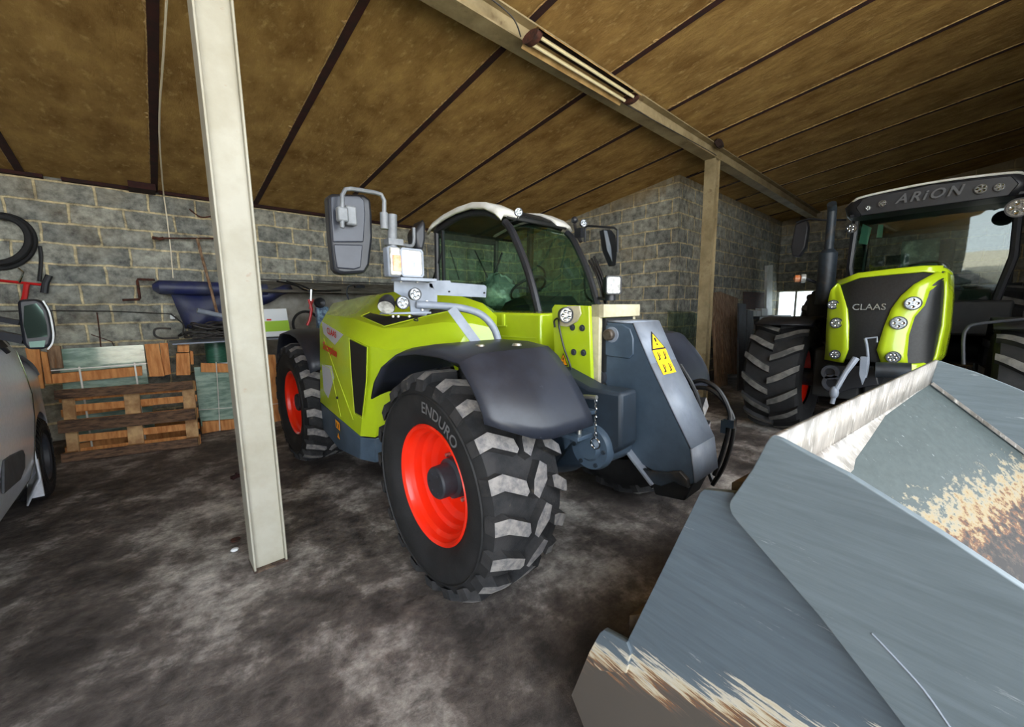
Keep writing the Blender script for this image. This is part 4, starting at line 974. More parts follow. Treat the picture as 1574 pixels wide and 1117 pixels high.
hr = [[H(1288, 436, 5.47), H(1320, 427, 5.42), H(1370, 422, 5.40), H(1425, 417, 5.42), H(1452, 417, 5.47), H(1464, 425, 5.70)],
      [H(1276, 470, 5.42), H(1300, 470, 5.33), H(1345, 468, 5.30), H(1400, 462, 5.30), H(1440, 455, 5.36), H(1465, 460, 5.70)],
      [H(1273, 510, 5.40), H(1302, 510, 5.30), H(1345, 508, 5.26), H(1385, 506, 5.27), H(1435, 500, 5.36), H(1462, 505, 5.72)],
      [H(1270, 552, 5.40), H(1302, 552, 5.30), H(1345, 556, 5.25), H(1385, 560, 5.26), H(1432, 558, 5.38), H(1446, 556, 5.72)]]
rows_h = [catmull([V(p) for p in r], 4) for r in hr]
back_top = [V((7.35, p.y, 2.02 - .18 * abs((p.y - YC) / .5) ** 2)) for p in rows_h[0]]
mid_top = [V((p.x + .03, p.y, p.z + .03)) for p in rows_h[0]]
b = MB(); b.grid(rows_h); nose = b.build('nose', 'tractor_mesh', TR, smooth=60)
b = MB(); b.grid([rows_h[0], mid_top, back_top]); b.build('hood_top', 'lime', TR, smooth=60, solid=.01)
for s in (-1, 1):
    b = MB(); yy = .48 + s * .40
    b.plate([(5.65, yy, 1.05), (5.6, yy, 1.5), (5.62, yy, 1.86), (7.35, yy, 1.9), (7.35, yy, 1.25)], (0, .012 * s, 0)); b.build('hood_side', 'lime', TR, bevel=.004)
    b = MB(); b.plate([(5.9, yy + s * .013, 1.2), (5.9, yy + s * .013, 1.7), (7.1, yy + s * .013, 1.75), (7.1, yy + s * .013, 1.35)], (0, .005 * s, 0)); b.build('side_grille', 'tractor_mesh', TR)
def nosept(x, y, off=.015):
    d = ray(x, y); best = None
    for i in range(3):
        for j in range(len(rows_h[0]) - 1):
            q = (rows_h[i][j], rows_h[i][j + 1], rows_h[i + 1][j + 1], rows_h[i + 1][j])
            for tri in ((q[0], q[1], q[2]), (q[0], q[2], q[3])):
                n = (tri[1] - tri[0]).cross(tri[2] - tri[0])
                if abs(d.dot(n)) < 1e-9: continue
                p = CP + d * ((tri[0] - CP).dot(n) / d.dot(n)); nn = n.normalized()
                bad = 0
                for q0, q1 in ((tri[0], tri[1]), (tri[1], tri[2]), (tri[2], tri[0])):
                    e_ = (q1 - q0); bad += max(0, -(nn.dot(e_.cross(p - q0))) / e_.length)
                if best is None or bad < best[0]:
                    best = bad, p
    return best[1] + V((-off, 0, 0))
def densify(pts, k=3):
    out = []
    for i in range(len(pts)):
        a, c = pts[i], pts[(i + 1) % len(pts)]
        for j in range(k): out.append((a[0] + (c[0] - a[0]) * j / k, a[1] + (c[1] - a[1]) * j / k))
    return out
def cheek(left, right, name):
    """strip between two edge lines (same count), follows the nose"""
    rws = []
    for (l, r) in zip(left, right):
        rws.append([nosept(l[0] + (r[0] - l[0]) * f, l[1] + (r[1] - l[1]) * f) for f in (0, .25, .5, .75, 1)])
    return MB().grid(rws).build(name, 'lime', TR, smooth=50, solid=.025)
cheek([(1289, 433), (1277, 446), (1274, 462), (1272, 500), (1271, 530), (1269, 552)], [(1291, 437), (1296, 452), (1303, 475), (1305, 500), (1304, 537), (1296, 557)], 'cheek')
cheek([(1440, 418), (1404, 438), (1385, 455), (1370, 475), (1358, 505), (1348, 537), (1355, 558)], [(1462, 424), (1428, 447), (1421, 470), (1406, 487), (1397, 515), (1394, 545), (1396, 568)], 'cheek')
cheek([(1288, 432), (1320, 420), (1370, 414), (1420, 409), (1450, 409)], [(1292, 438), (1322, 427), (1370, 422), (1420, 418), (1446, 421)], 'bonnet_rim')
cheek([(1452, 418), (1452, 450), (1448, 500), (1438, 545), (1432, 560)], [(1464, 425), (1464, 460), (1460, 505), (1452, 545), (1442, 556)], 'cheek')
cheek([(1352, 558), (1380, 560), (1396, 559), (1420, 557)], [(1352, 563), (1380, 563), (1398, 571), (1432, 562)], 'lower_rim')
for (x, y, r_, mm) in ((1282, 468, .05, 'a'), (1287, 496, .055, 'b'), (1285, 544, .048, 'c'), (1404, 466, .062, 'a'), (1382, 496, .062, 'b'), (1374, 548, .055, 'c')):
    c = nosept(x, y, .045); round_lamp(TR, c, (-1, -.12 if x > 1300 else .05, .05), r_, name='headlight', depth=.05, leds=4 if mm != 'c' else 6)
MB().text('CLAAS', nosept(1336, 472, .03), (0, -1, 0), (0, 0, 1), .085, .002, bold=.012).build('lettering', 'chrome', TR)
# tow pin, front linkage
b = MB(); b.tube([H(1330, 520, 5.1), H(1333, 535, 5.1), H(1334, 560, 5.1), H(1330, 580, 5.1)], .012, 8, smooth=3); b.tube([H(1330, 520, 5.1), H(1348, 518, 5.1), H(1348, 526, 5.1)], .008, 6)
each(b, 'linkage_pin', 'light_grey', TR)
b = MB(); b.plate([H(1322, 548, 5.05), H(1335, 548, 5.05), H(1332, 575, 5.05), H(1325, 592, 5.05), H(1320, 575, 5.05)], (.05, 0, 0)); b.build('linkage_hook', 'light_grey', TR, bevel=.005)
b = MB(); b.tube([H(1316, 550, 5.0), H(1300, 572, 4.95), H(1284, 600, 4.9), H(1279, 620, 4.9)], [.03, .024, .024, .02], 10); b.ball(H(1282, 603, 4.9), .04, 12, (1, 1, 1.6)); each(b, 'linkage_arm', 'light_grey', TR)
b = MB(); b.cyl(H(1345, 568, 5.12), H(1400, 570, 5.15), .075, 16); b.build('linkage_cylinder', 'dark_steel', TR)
b = MB(); b.plate([H(1264, 562, 5.3), H(1345, 562, 5.3), H(1352, 592, 5.3), H(1310, 598, 5.3), H(1292, 604, 5.3), H(1268, 602, 5.3)], (.35, 0, 0)); b.build('front_frame', 'black_plastic', TR, bevel=.015)
b = MB(); b.lathe([(0, .04), (.02, .045), (.02, .075), (0, .08)], H(1276, 572, 5.27), (-1, 0, 0), 20); b.lathe([(0, .05), (.02, .055), (.02, .085), (0, .09)], H(1279, 588, 5.27), (-1, 0, 0), 20); each(b, 'frame_ring', 'hub_grey', TR)
b = MB(); b.bb((5.65, YC + .2, .55), (6.3, YC + .62, 1.1)); b.build('battery_box', 'interior_dark', TR, bevel=.02)
# front mudguards
b = MB(); pr = [(.72, 1.22), (.55, 1.37), (.2, 1.44), (-.15, 1.43), (-.45, 1.36)]
for s in (-1, 1):
    ya, yb = (YC + .68, YC + 1.26) if s > 0 else (YC - 1.26, YC - .68)
    b = MB(); b.grid([[(6.15 + a, y, z) for a, z in pr] for y in (ya, (ya + yb) / 2, yb)]); b.build('mudguard', 'black_plastic', TR, solid=.02, smooth=60)
b = MB(); b.tube([AX(1481, 560, 5.7), AX(1481, 520, 5.7), AX(1486, 506, 5.7), AX(1500, 498, 5.7), AX(1574, 490, 5.7)], .014, 8, smooth=4); b.build('mudguard_edge', 'hub_grey', TR)
# exhaust
b = MB(); e0 = AX(1262, 470, 6.9); b.tube([(6.6, 1.17, 1.6), (6.6, 1.17, 2.25), (6.6, 1.17, 2.3)], [.10, .10, .06], 18); b.tube([(6.6, 1.17, 2.28), (6.6, 1.17, 2.72), (6.58, 1.17, 2.80), (6.53, 1.17, 2.85)], .05, 16, smooth=3); each(b, 'exhaust', 'dark_steel', TR)
b = MB(); b.bb((6.7, YC + .45, 1.1), (7.5, YC + .95, 1.75)); b.build('fuel_tank', 'interior_dark', TR, bevel=.05)
# cab
fx = 7.35; hwid = .78; YN = YC; YC = .33
b = MB(); b.bb((fx, YC - hwid, 1.2), (9.0, YC + hwid, 1.62)); cabt = b.build('cab_body', 'interior_dark', TR, bevel=.03)
for s in (-1, 1):
    MB().tube([(fx + .1, YC + s * .62, 1.5), (fx, YC + s * .72, 2.1), (fx + .02, YC + s * .70, 2.8)], .04, 8).build('front_pillar', 'black_plastic', cabt)
    MB().tube([(8.95, YC + s * .8, 1.5), (8.95, YC + s * .76, 2.8)], .04, 8).build('rear_pillar', 'black_plastic', cabt)
    pts = [(fx + .1, YC + s * .64, 1.6), (8.95, YC + s * .8, 1.6), (8.95, YC + s * .76, 2.8), (fx, YC + s * .7, 2.8)]
    MB().add(pts, [(0, 1, 2, 3)]).build('side_window', 'tractor_glass', cabt)
MB().grid([[(fx + .1 - .04 * (1 - (2 * i / 6 - 1) ** 2), YC - .62 + 1.24 * i / 6, 1.55) for i in range(7)], [(fx - .05 * (1 - (2 * i / 6 - 1) ** 2), YC - .72 + 1.44 * i / 6, 2.15) for i in range(7)], [(fx + .02 - .04 * (1 - (2 * i / 6 - 1) ** 2), YC - .7 + 1.4 * i / 6, 2.8) for i in range(7)]]).build('windscreen', 'tractor_glass', cabt, smooth=70)
b = MB(); b.bb((8.95, YC - .6, 1.6), (8.98, YC + .6, 1.75)); b.bb((8.95, YC - .75, 2.65), (8.98, YC + .75, 2.8)); each(b, 'rear_frame', 'interior_dark', cabt)
# roof
def rl(x, zt, hw_, r=.12): return [(x, YC + hw_, zt - .22), (x, YC + hw_ + .03, zt - .1), (x, YC + hw_ - .05, zt), (x, YC, zt + .03), (x, YC - hw_ + .05, zt), (x, YC - hw_ - .03, zt - .1), (x, YC - hw_, zt - .22)]
b = MB(); b.grid([rl(6.95, 2.93, .60), rl(7.02, 2.97, .72), rl(7.4, 3.02, .8), (rl(9.0, 3.0, .8))]); b.build('roof', 'black_plastic', cabt, smooth=50, solid=.02)
b = MB(); b.plate([(6.95, YC + .60, 2.72), (6.93, YC + .66, 2.83), (6.95, YC + .6, 2.93), (6.92, YC, 2.965), (6.95, YC - .6, 2.93), (6.93, YC - .66, 2.83), (6.95, YC - .6, 2.72)], (.05, 0, 0)); b.bb((6.98, YC - .72, 2.72), (9.0, YC + .72, 2.76)); vis = b.build('roof_visor', 'black_plastic', cabt, bevel=.01)
b = MB(); b.tube([(7.3, YC + .80, 2.90), (7.02, YC + .70, 2.93), (6.95, YC + .56, 2.96), (6.92, YC, 2.985), (6.95, YC - .56, 2.96), (7.02, YC - .70, 2.93), (7.3, YC - .8, 2.9)], .014, 8, smooth=4); b.build('roof_edge', 'white_paint', cabt)
MB().text('ARiON', (6.905, YC + .0, 2.845), (0, -1, 0), (0, 0, 1), .15, .012, shear=.3, spacing=1.25, bold=.02).build('lettering', 'visor_text', cabt)
for (yy, zz, r_) in ((.53, 2.80, .035), (.40, 2.83, .045), (-.40, 2.83, .055), (-.53, 2.82, .045)):
    round_lamp(cabt, (6.915, YC + yy, zz), (-1, 0, -.05), r_, name='roof_lamp')
round_lamp(cabt, AX(1309, 351, 7.2), (-1, 0, 0), .065, name='pillar_lamp'); round_lamp(cabt, AX(1566, 319, 7.0), (-1, 0, 0), .10, name='pillar_lamp')
b = MB(); q = [AX(x, y, 6.9) for x, y in ((1222, 344), (1240, 338), (1243, 350), (1238, 380), (1228, 395), (1217, 394), (1215, 380))]; b.plate(q, (.12, 0, 0)); mm_ = b.build('side_mirror', 'black_plastic', cabt, bevel=.02)
MB().tube([AX(1224, 342, 6.95), AX(1245, 336, 6.95), AX(1262, 338, 6.95), AX(1300, 338, 7.2)], .014, 8, smooth=2).build('mirror_arm', 'black_plastic', cabt)
b = MB(); cc_ = AX(1226, 428, 6.6); b.lathe([(-.05, .02), (-.02, .05), (.03, .05), (.05, .001)], cc_, (-.3, .95, 0), 14); b.build('indicator_lamp', 'amber_lens', cabt)
b = MB(); b.lathe([(-.05, .055), (-.0, .06), (.0, .001)], cc_ + V((.0, -.04, 0)), (-.3, .95, 0), 14); b.build('marker_lamp', 'clear_lens', cabt)
MB().tube([cc_ + V((0, -.06, 0)), AX(1262, 436, 6.7), AX(1290, 440, 7.2)], .02, 8).build('lamp_bracket', 'black_plastic', cabt)
# inside
b = MB(); b.bb((8.1, YC - .25, 1.5), (8.6, YC + .25, 1.85)); b.bb((8.5, YC - .25, 1.8), (8.65, YC + .25, 2.5)); b.build('seat', 'interior_dark', cabt, bevel=.06)
b = MB(); sc_ = V((7.75, YC - .02, 2.05)); u_, w_, ax_ = basis(V((-.5, 0, .85)))
b.tube([sc_ + (u_ * math.cos(t) + w_ * math.sin(t)) * .2 for t in [k * PI / 12 for k in range(24)]], .016, 8, closed=True); b.build('steering_wheel', 'black_plastic', cabt)
MB().tube([sc_, sc_ - ax_ * .4], .05, 8).build('steering_column', 'black_plastic', cabt)
MB().plate([AX(x, y, 7.45) for x, y in ((1326, 344), (1340, 350), (1333, 376), (1320, 374))], (.004, 0, 0)).build('windscreen_paper', 'paper_sticker', cabt)
MB().plate([AX(x, y, 7.45) for x, y in ((1350, 345), (1358, 345), (1356, 365), (1347, 365))], (.004, 0, 0)).build('windscreen_sticker', 'paper_sticker', cabt)
b = MB(); b.bb((8.42, YC - .1, 1.8), (8.5, YC + .3, 2.52)); b.build('seat_cover', 'plastic_film', cabt, bevel=.03)
b = MB(); b.bb((7.42, YC - .6, 1.6), (7.7, YC + .6, 1.78)); b.build('dashboard', 'interior_dark', cabt, bevel=.04)

YC = YN
# ------------------------------------------------------------------ silver van at the left edge
VN = thing('van', 'silver van at the left edge of the barn with a black door mirror', 'van', (-1.75, 4.0, 0))
prof = [(.27, -.19), (.34, -.13), (.46, -.055), (.58, -.02), (.70, -.005), (.9, .018), (1.06, .025), (1.2, .012), (1.36, -.01), (1.5, -.08)]
def side_x(y):
    if y < 4.25: return -.665
    if y < 4.5: return -.665 - .1 * ((y - 4.25) / .25)
    if y < 5.7: return -.765 - .02 * (y - 4.5)
    return -.789 - .5 * max(0, (y - 5.7) / .45) ** 2
rowsv = []
ys = [1.6, 2.4, 3.2, 3.7, 4.1, 4.2, 4.25]
for y in ys: rowsv.append([(side_x(y) + dx - .012 * max(0, 3.6 - y), y, z) for z, dx in prof])
b = MB(); b.grid(rowsv); door = b.build('front_door', 'van_silver', VN, smooth=50)
b = MB(); b.tube([(side_x(4.25) + dx + .001, 4.255, z) for z, dx in prof[:-1]], .004, 6); b.build('door_edge_glint', 'chrome', door)  # bright strip stands in for the highlight along the door edge
b = MB(); b.plate([AX(x, y, -.667) + V((.004, 0, 0)) for x, y in ((0, 708), (12, 700), (30, 692), (33, 700), (33, 720), (26, 738), (0, 760))], (.012, 0, 0)); b.build('door_moulding', 'van_trim', door, bevel=.004)
# fender with its wheel arch
WC, WR = 5.32, .36
ang = [PI * k / 12 for k in range(13)]
arch = [(WC + math.cos(a) * (WR + .07), .34 + math.sin(a) * (WR + .06)) for a in ang]      # front to rear
outer = [(5.98, .34), (6.0, .6), (5.98, .8), (5.9, .95), (5.75, 1.05), (5.6, 1.12), (5.45, 1.18), (5.3, 1.22), (5.1, 1.27), (4.9, 1.31), (4.7, 1.34), (4.4, 1.36), (4.27, 1.0), ]
vs = []; 
for (y, z) in arch: vs.append((side_x(y) + (-.01 if z < .6 else 0), y, z))
n_ = len(arch)
for i, (y, z) in enumerate(outer): vs.append((side_x(y) - .05 * max(0, (z - .9) / .4), y, z))
fs = [(i, i + 1, n_ + i + 1, n_ + i) for i in range(n_ - 1)]
vs += [(side_x(4.27) - .0, 4.27, .45), (side_x(4.27) - .08, 4.27, .27), (side_x(4.9) - .06, 4.89, .27)]
k0 = len(vs) - 3
fs += [(n_ - 1, n_ + 12, k0), (n_ - 1, k0, k0 + 1, k0 + 2)]
MB().add(vs, fs).build('front_wing', 'van_silver', VN, smooth=50, solid=.01)
b = MB(); b.grid([[(side_x(y), y, z) for y, z in outer[:12]], [(-1.0, y, z + .06) for y, z in outer[:12]], [(-1.75, y + .08, z + .1) for y, z in outer[:12]], [(-2.7, y, z) for y, z in outer[:12]]]); b.build('bonnet', 'van_silver', VN, smooth=50)
b = MB(); b.bb((-2.68, 1.6, .3), (-.85, 5.0, 1.3)); b.bb((-2.65, 5.0, .35), (-1.1, 5.85, 1.05)); each(b, 'body_shell', 'van_trim', VN)
b = MB(); b.add([(-.68, 1.6, 1.42), (-.68, 4.1, 1.40), (-.80, 4.9, 1.38), (-.95, 4.2, 1.95), (-.92, 1.6, 2.0)], [(0, 1, 2, 3, 4)]); b.build('side_glass', 'interior_dark', VN)
b = MB(); b.add([(-.80, 4.9, 1.38), (-.95, 4.2, 1.95), (-2.5, 4.2, 1.95), (-2.65, 4.9, 1.38)], [(0, 1, 2, 3)]); b.build('windscreen', 'tractor_glass', VN)
b = MB(); b.plate([(-.70, 1.56, .3), (-.68, 1.56, 1.4), (-.93, 1.56, 1.98), (-2.55, 1.56, 1.98), (-2.72, 1.56, 1.4), (-2.68, 1.56, .3)], (0, .05, 0)); b.build('rear_door', 'van_silver', VN, bevel=.01)
b = MB(); b.plate([(-1.0, 1.55, 1.42), (-1.08, 1.55, 1.85), (-2.42, 1.55, 1.85), (-2.5, 1.55, 1.42)], (0, .01, 0)); b.build('rear_window', 'interior_dark', VN)
b = MB(); b.bb((-2.55, 1.6, 1.95), (-.95, 4.2, 2.02)); b.build('roof', 'van_silver', VN, bevel=.03)
b = MB(); b.add([(-.672, 4.0, 1.36), (-.70, 4.28, 1.36), (-.83, 4.15, 1.66), (-.82, 3.9, 1.66)], [(0, 1, 2, 3)]); b.build('mirror_sail', 'black_plastic', VN, solid=.02)
wheel(VN, (-.87, WC, WR - .003), (1, 0, 0), WR, .2, 'bar', rim_r=.21, rimm='hub_grey', flip=1, dish=.03, n=40, hub=False, shell='rubber', topm='rubber')
wheel(VN, (-2.55, WC, WR - .003), (-1, 0, 0), WR, .2, 'bar', rim_r=.21, rimm='hub_grey', flip=1, dish=.03, n=40, hub=False, shell='rubber', topm='rubber')
MB().bb((-.84, 4.86, .14), (-.76, 4.885, .45)).build('mud_flap', 'van_silver', VN)
M9 = lambda x, y, Y=3.9: AY(x, y, Y)
shell = [M9(26, 462), M9(34, 460), M9(55, 459), M9(66, 464), M9(75, 478), M9(80, 498), M9(82, 515), M9(78, 530), M9(66, 537), M9(42, 537), M9(35, 528), M9(29, 495)]
o = MB().plate([p for p in shell], (0, .12, 0)).build('door_mirror', 'black_plastic', VN, bevel=.015)
MB().plate([M9(x, y, 3.893) for x, y in ((37, 470), (56, 466), (66, 478), (72, 500), (73, 517), (42, 520), (36, 500))], (0, .004, 0)).build('mirror_glass', 'mirror_glass', o)
MB().plate([M9(x, y, 3.893) for x, y in ((44, 525), (70, 523), (68, 533), (46, 534))], (0, .004, 0)).build('blind_spot_mirror', 'mirror_glass', o)
MB().tube([M9(66, 462, 3.89), M9(76, 480, 3.89), M9(82, 512, 3.89), M9(80, 528, 3.89), M9(73, 537, 3.89)], .005, 6, smooth=3).build('mirror_repeater', 'white_card', o)
b = MB(); b.bar(M9(-12, 512, 3.98), M9(38, 522, 3.96), .06, .05); b.bar(M9(-12, 488, 3.98), M9(32, 496, 3.96), .05, .03); each(b, 'mirror_arm', 'black_plastic', VN)

# ------------------------------------------------------------------ pallet and glass crates by the back wall
def pallet():
    O = V((-.84, 6.36, .0)); u = V((.954, -.3, 0)).normalized(); up = V((.03, .1, 1)).normalized(); n = u.cross(up).normalized()   # n points to the room
    if n.y > 0: n = -n
    P = lambda a, v, d: O + u * a + up * v - n * d
    t = thing('pallet', 'weathered euro pallet standing on edge against the glass crates', 'pallet', tuple(O + u * .6))
    R3 = Matrix((u, up, -n)).transposed()
    def bx(a0, a1, v0, v1, d0, d1, name, m): MB().box(P((a0 + a1) / 2, (v0 + v1) / 2, (d0 + d1) / 2), (a1 - a0, v1 - v0, d1 - d0), R3).build(name, m, t, bevel=.003)
    for v0, v1 in ((.01, .11), (.33, .465), (.70, .80)): bx(0, 1.2, v0, v1, 0, .022, 'skid_board', 'wood_old')
    for v0, v1 in ((.01, .11), (.33, .465), (.70, .80)):
        for a0, a1 in ((0, .1), (.53, .67), (1.08, 1.2)): bx(a0, a1, v0, v1, .022, .10, 'block', 'wood_block')
    for a0, a1 in ((.01, .11), (.53, .67), (1.07, 1.19)): bx(a0, a1, .01, .8, .10, .122, 'stringer_board', 'wood_block')
    for v0, v1 in ((.01, .13), (.2, .28), (.34, .46), (.54, .62), (.67, .79)): bx(.0, 1.2, v0, v1, .122, .144, 'deck_board', 'wood_new')
pallet()
def board(px4, Y, d, name, m, label, cat, group=None, dz=0):
    o = MB().plate([AY(x, y, Y) for x, y in px4], (0, d, dz)).build(name, m, bevel=.003, smooth=0)
    return tag(o, label, cat, group)
G1 = thing('glass_crate', 'pack of greenish glass sheets with an orange plank behind the pallet', 'crate', (-.4, 6.9, 0))
ga, gb = AY(98, 536, 6.75), AY(222, 536, 6.75)
b = MB()
for k in range(5): b.bb((-.78, 6.75 + k * .07, .1), (-.06, 6.80 + k * .07, ga.z - .012 * k))
each(b, 'glass_sheet', 'glass_stack', G1)
MB().plate([AY(x, y, 6.66) for x, y in ((79, 575), (218, 563), (219, 577), (79, 590))], (0, .05, 0)).build('plank', 'wood_new', G1, bevel=.004)
z_s = AY(150, 564, 6.64).z
MB().bb((-.84, 6.635, z_s - .006), (-.03, 6.64, z_s + .006)).build('strap', 'strap', G1)
for xs in (-.62, -.16): MB().bb((xs - .008, 6.64, .05), (xs + .008, 6.648, z_s + .02)).build('strap', 'strap', G1)
for z0_, z1_ in ((.03, .12), (.45, .53), (.62, .70)): MB().bb((-.82, 6.68, z0_), (-.05, 6.73, z1_)).build('plank', 'wood_new', G1)
MB().bb((-.84, 6.7, .0), (.35, 7.3, .09)).build('base', 'wood_new', G1)
for q, nm in (([(38, 535), (60, 535), (68, 597), (52, 597)], 'post'), ([(62, 540), (72, 542), (80, 590), (70, 590)], 'post'), ([(70, 530), (92, 532), (97, 566), (78, 566)], 'side_board')):
    MB().plate([AY(x, y, 6.6) for x, y in q], (0, .06, 0)).build(nm, 'wood_new' if nm == 'post' else 'wood_weather', G1, bevel=.003)
G2 = thing('glass_crate', 'strapped glass pack in orange boards between pallet and column', 'crate', (.9, 6.7, 0))
F = lambda x, y, Y=6.58: AY(x, y, Y)
xl, xr = F(303, 600).x, F(440, 600).x; zs0 = F(340, 524, 6.5).z
MB().bb((xl, 6.63, .1), (1.36, 7.15, zs0 - .335)).build('glass_sheet', 'glass_stack', G2)
zt = F(330, 558).z
MB().plate([F(309, 558), F(410, 560), F(410, 573), F(309, 572)], (0, .04, 0)).build('plank', 'wood_new', G2, bevel=.003)
MB().plate([F(311, 648), F(415, 640), F(415, 655), F(313, 664)], (0, .04, 0)).build('plank', 'wood_new', G2, bevel=.003)
MB().bb((xl, 6.62, 0), (1.36, 7.25, .1)).build('base', 'wood_new', G2)
MB().tube([F(332, 556, 6.56), F(335, 600, 6.56), F(338, 662, 6.56)], .006, 6).build('strap', 'strap', G2); MB().tube([F(304, 630, 6.56), F(360, 626, 6.56), F(430, 620, 6.56)], .005, 6).build('strap', 'strap', G2)
MB().plate([F(411, 545), F(423, 545), F(437, 657), F(421, 660)], (0, .06, 0)).build('corner_post', 'wood_new', G2, bevel=.003)
MB().plate([F(424, 560), F(430, 560), F(440, 655), F(436, 657)], (0, .05, 0)).build('corner_post', 'wood_new', G2, bevel=.003)
MB().plate([F(291, 588), F(299, 586), F(307, 680), F(301, 683)], (0, .05, 0)).build('leg_post', 'wood_weather', G2, bevel=.003)
board([(222, 529), (244, 528), (253, 578), (230, 579)], 6.5, .03, 'orange_board', 'wood_new', 'wide orange board standing left of the dark gap above the pallet', 'board')
board([(245, 527), (258, 527), (263, 575), (252, 577)], 6.58, .04, 'orange_board', 'wood_new', 'narrow orange board leaning right behind the wide orange board', 'board')
pb = MB(); pb.plate([F(271, 543, 6.5), F(291, 542, 6.5), F(293, 576, 6.5), F(271, 577, 6.5)], (0, .1, 0)); o = pb.build('timber_post', 'wood_new', bevel=.003); tag(o, 'short stacked timber post right of the two leaning orange boards', 'post')
MB().plate([F(273, 528.5, 6.5), F(291, 528, 6.5), F(291, 541, 6.5), F(273, 541, 6.5)], (0, .1, 0)).build('top_block', 'wood_new', o, bevel=.003)
MB().plate([F(292, 539, 6.5), F(297, 540, 6.5), F(298, 560, 6.5), F(293, 560, 6.5)], (0, .08, 0)).build('side_block', 'wood_new', o, bevel=.003)
zs = F(340, 524, 6.5).z
tag(MB().bb((F(264, 524, 6.5).x, 6.42, zs - .012), (1.62, 7.2, zs + .004)).build('sheet_metal_shelf', 'light_grey'), 'thin grey sheet laid over the crates carrying the cables', 'shelf')
o = MB(); sp_ = F(333, 544, 6.85); o.cyl((sp_.x, 6.85, zs - .31), (sp_.x, 6.85, zs - .014), .125, 28); sp = o.build('wire_spool', 'spool_green'); tag(sp, 'green glossy spool under the grey sheet beside the column', 'spool')
MB().cyl((sp_.x, 6.85, zs - .33), (sp_.x, 6.85, zs - .31), .15, 28).build('flange', 'white_card', sp)
# tangle of cable on the sheet
random.seed(11); b = MB()
for k in range(15):
    cx_ = .78 + random.uniform(-.22, .35); cy_ = 6.85 + random.uniform(-.05, .15); ra = random.uniform(.2, .42); rb = random.uniform(.1, .18); z_ = zs + .05 + k * .012; ph = random.uniform(0, 6)
    b.tube([(cx_ + ra * math.cos(t + ph), cy_ + rb * math.sin(t + ph), z_ + .03 * math.sin(3 * t + k) + random.uniform(0, .01)) for t in [j * PI / 8 for j in range(16)]], .011, 6, smooth=2, closed=True)
b.tube([F(263, 505, 6.6), F(240, 505, 6.6), F(238, 515, 6.6), F(250, 520, 6.6), F(275, 519, 6.6)], .014, 6, smooth=5)
b.tube([F(262, 482, 6.6), F(275, 492, 6.6), F(282, 500, 6.6), F(280, 515, 6.6)], .01, 6, smooth=5)
tag(b.build('electric_cable', 'cable'), 'tangled heap of grey electric cable piled on the grey sheet', 'cable')
tag(MB().tube([F(303, 477, 6.6), F(345, 486, 6.65), F(360, 490, 6.7)], [.034, .03, .03], 12).build('metal_pipe', 'light_grey'), 'short grey metal pipe lying on the cable heap beside the column', 'pipe')
tag(MB().plate([AY(403, 475, 6.45), AY(440, 474, 6.45), AY(447, 516, 6.45), AY(406, 518, 6.45)], (0, .11, 0)).build('cardboard_box', 'white_card', bevel=.004), 'white and green box standing right of the column on the grey sheet', 'box')
bx = bpy.data.objects['cardboard_box']
MB().plate([AY(404, 494, 6.445), AY(443, 492, 6.445), AY(446, 508, 6.445), AY(405, 510, 6.445)], (0, .006, 0)).build('green_band', 'green_card', bx)
MB().plate([AY(410, 490, 6.443), AY(417, 490, 6.443), AY(417, 492.5, 6.443), AY(410, 492.5, 6.443)], (0, .004, 0)).build('red_mark', 'red_ink', bx)

# ------------------------------------------------------------------ things on the back wall
K = lambda x, y, Y=7.5: AY(x, y, Y)
a_, c_ = K(234, 441, 7.38), K(410, 446, 7.38)
tp = MB(); tp.tube([a_, a_.lerp(c_, .05), a_.lerp(c_, .5), c_], [.04, .095, .10, .10], 16); tp = tp.build('tarpaulin_roll', 'blue_tarp'); tag(tp, 'dark blue tarpaulin rolled on a bar along the back wall', 'tarpaulin')
rws = []
for i in range(7):
    f = i / 6; y0_ = 452; 
    tp_ = K(262 + f * 125, 451, 7.42); bt = K(285 + f * 60 + 0, 505 - (f ** 1.5) * 8, 7.36)
    rws.append([tp_.lerp(bt, g_) + V((0, .05 * math.sin(f * 7 + g_ * 3) - .03, 0)) for g_ in (0, .25, .5, .75, 1)])
MB().grid(rws).build('hanging_flap', 'blue_tarp', tp, smooth=70, solid=.006)
rws = [[K(x, y, 7.35 + dy) for (x, y, dy) in r] for r in ([(398, 447, 0), (420, 444, 0), (436, 438, .05), (446, 437, .08)], [(398, 458, -.05), (420, 452, -.04), (438, 448, 0), (450, 446, .05)], [(402, 470, 0), (418, 463, .02), (434, 453, .04), (444, 450, .06)])]
MB().grid(rws).build('loose_end', 'blue_tarp', tp, smooth=70, solid=.006)
b = MB(); b.tube([K(238, 430, 7.42), K(212, 429, 7.42), K(211, 432, 7.42), K(215, 458, 7.42), K(214, 460, 7.42), K(188, 461, 7.42)], .016, 8); b.build('crank_handle', 'rust', tp)
ts = MB(); ts.tube([K(234, 365, 7.48), K(245, 367, 7.48), K(252, 366, 7.48)], .022, 8); ts.tube([K(248, 366, 7.48), K(332, 366.5, 7.48)], .012, 8); ts = ts.build('cross_bar', 'rust')
tag(ts, 'rusty T-bar tool leaning on the wall left of the column', 'tool')
MB().tube([K(303, 367, 7.46), K(312, 400, 7.40), K(323, 440, 7.2), K(334, 482, 7.02)], .018, 8).build('handle', 'wood_weather', ts)
b = MB(); b.tube([K(251, 296, 7.56), K(256, 330, 7.52), K(262, 380, 7.5), K(266, 427, 7.46)], .008, 6, smooth=3); tag(b.build('hanging_rope', 'rope'), 'pale rope hanging down the wall to the blue tarpaulin', 'rope')
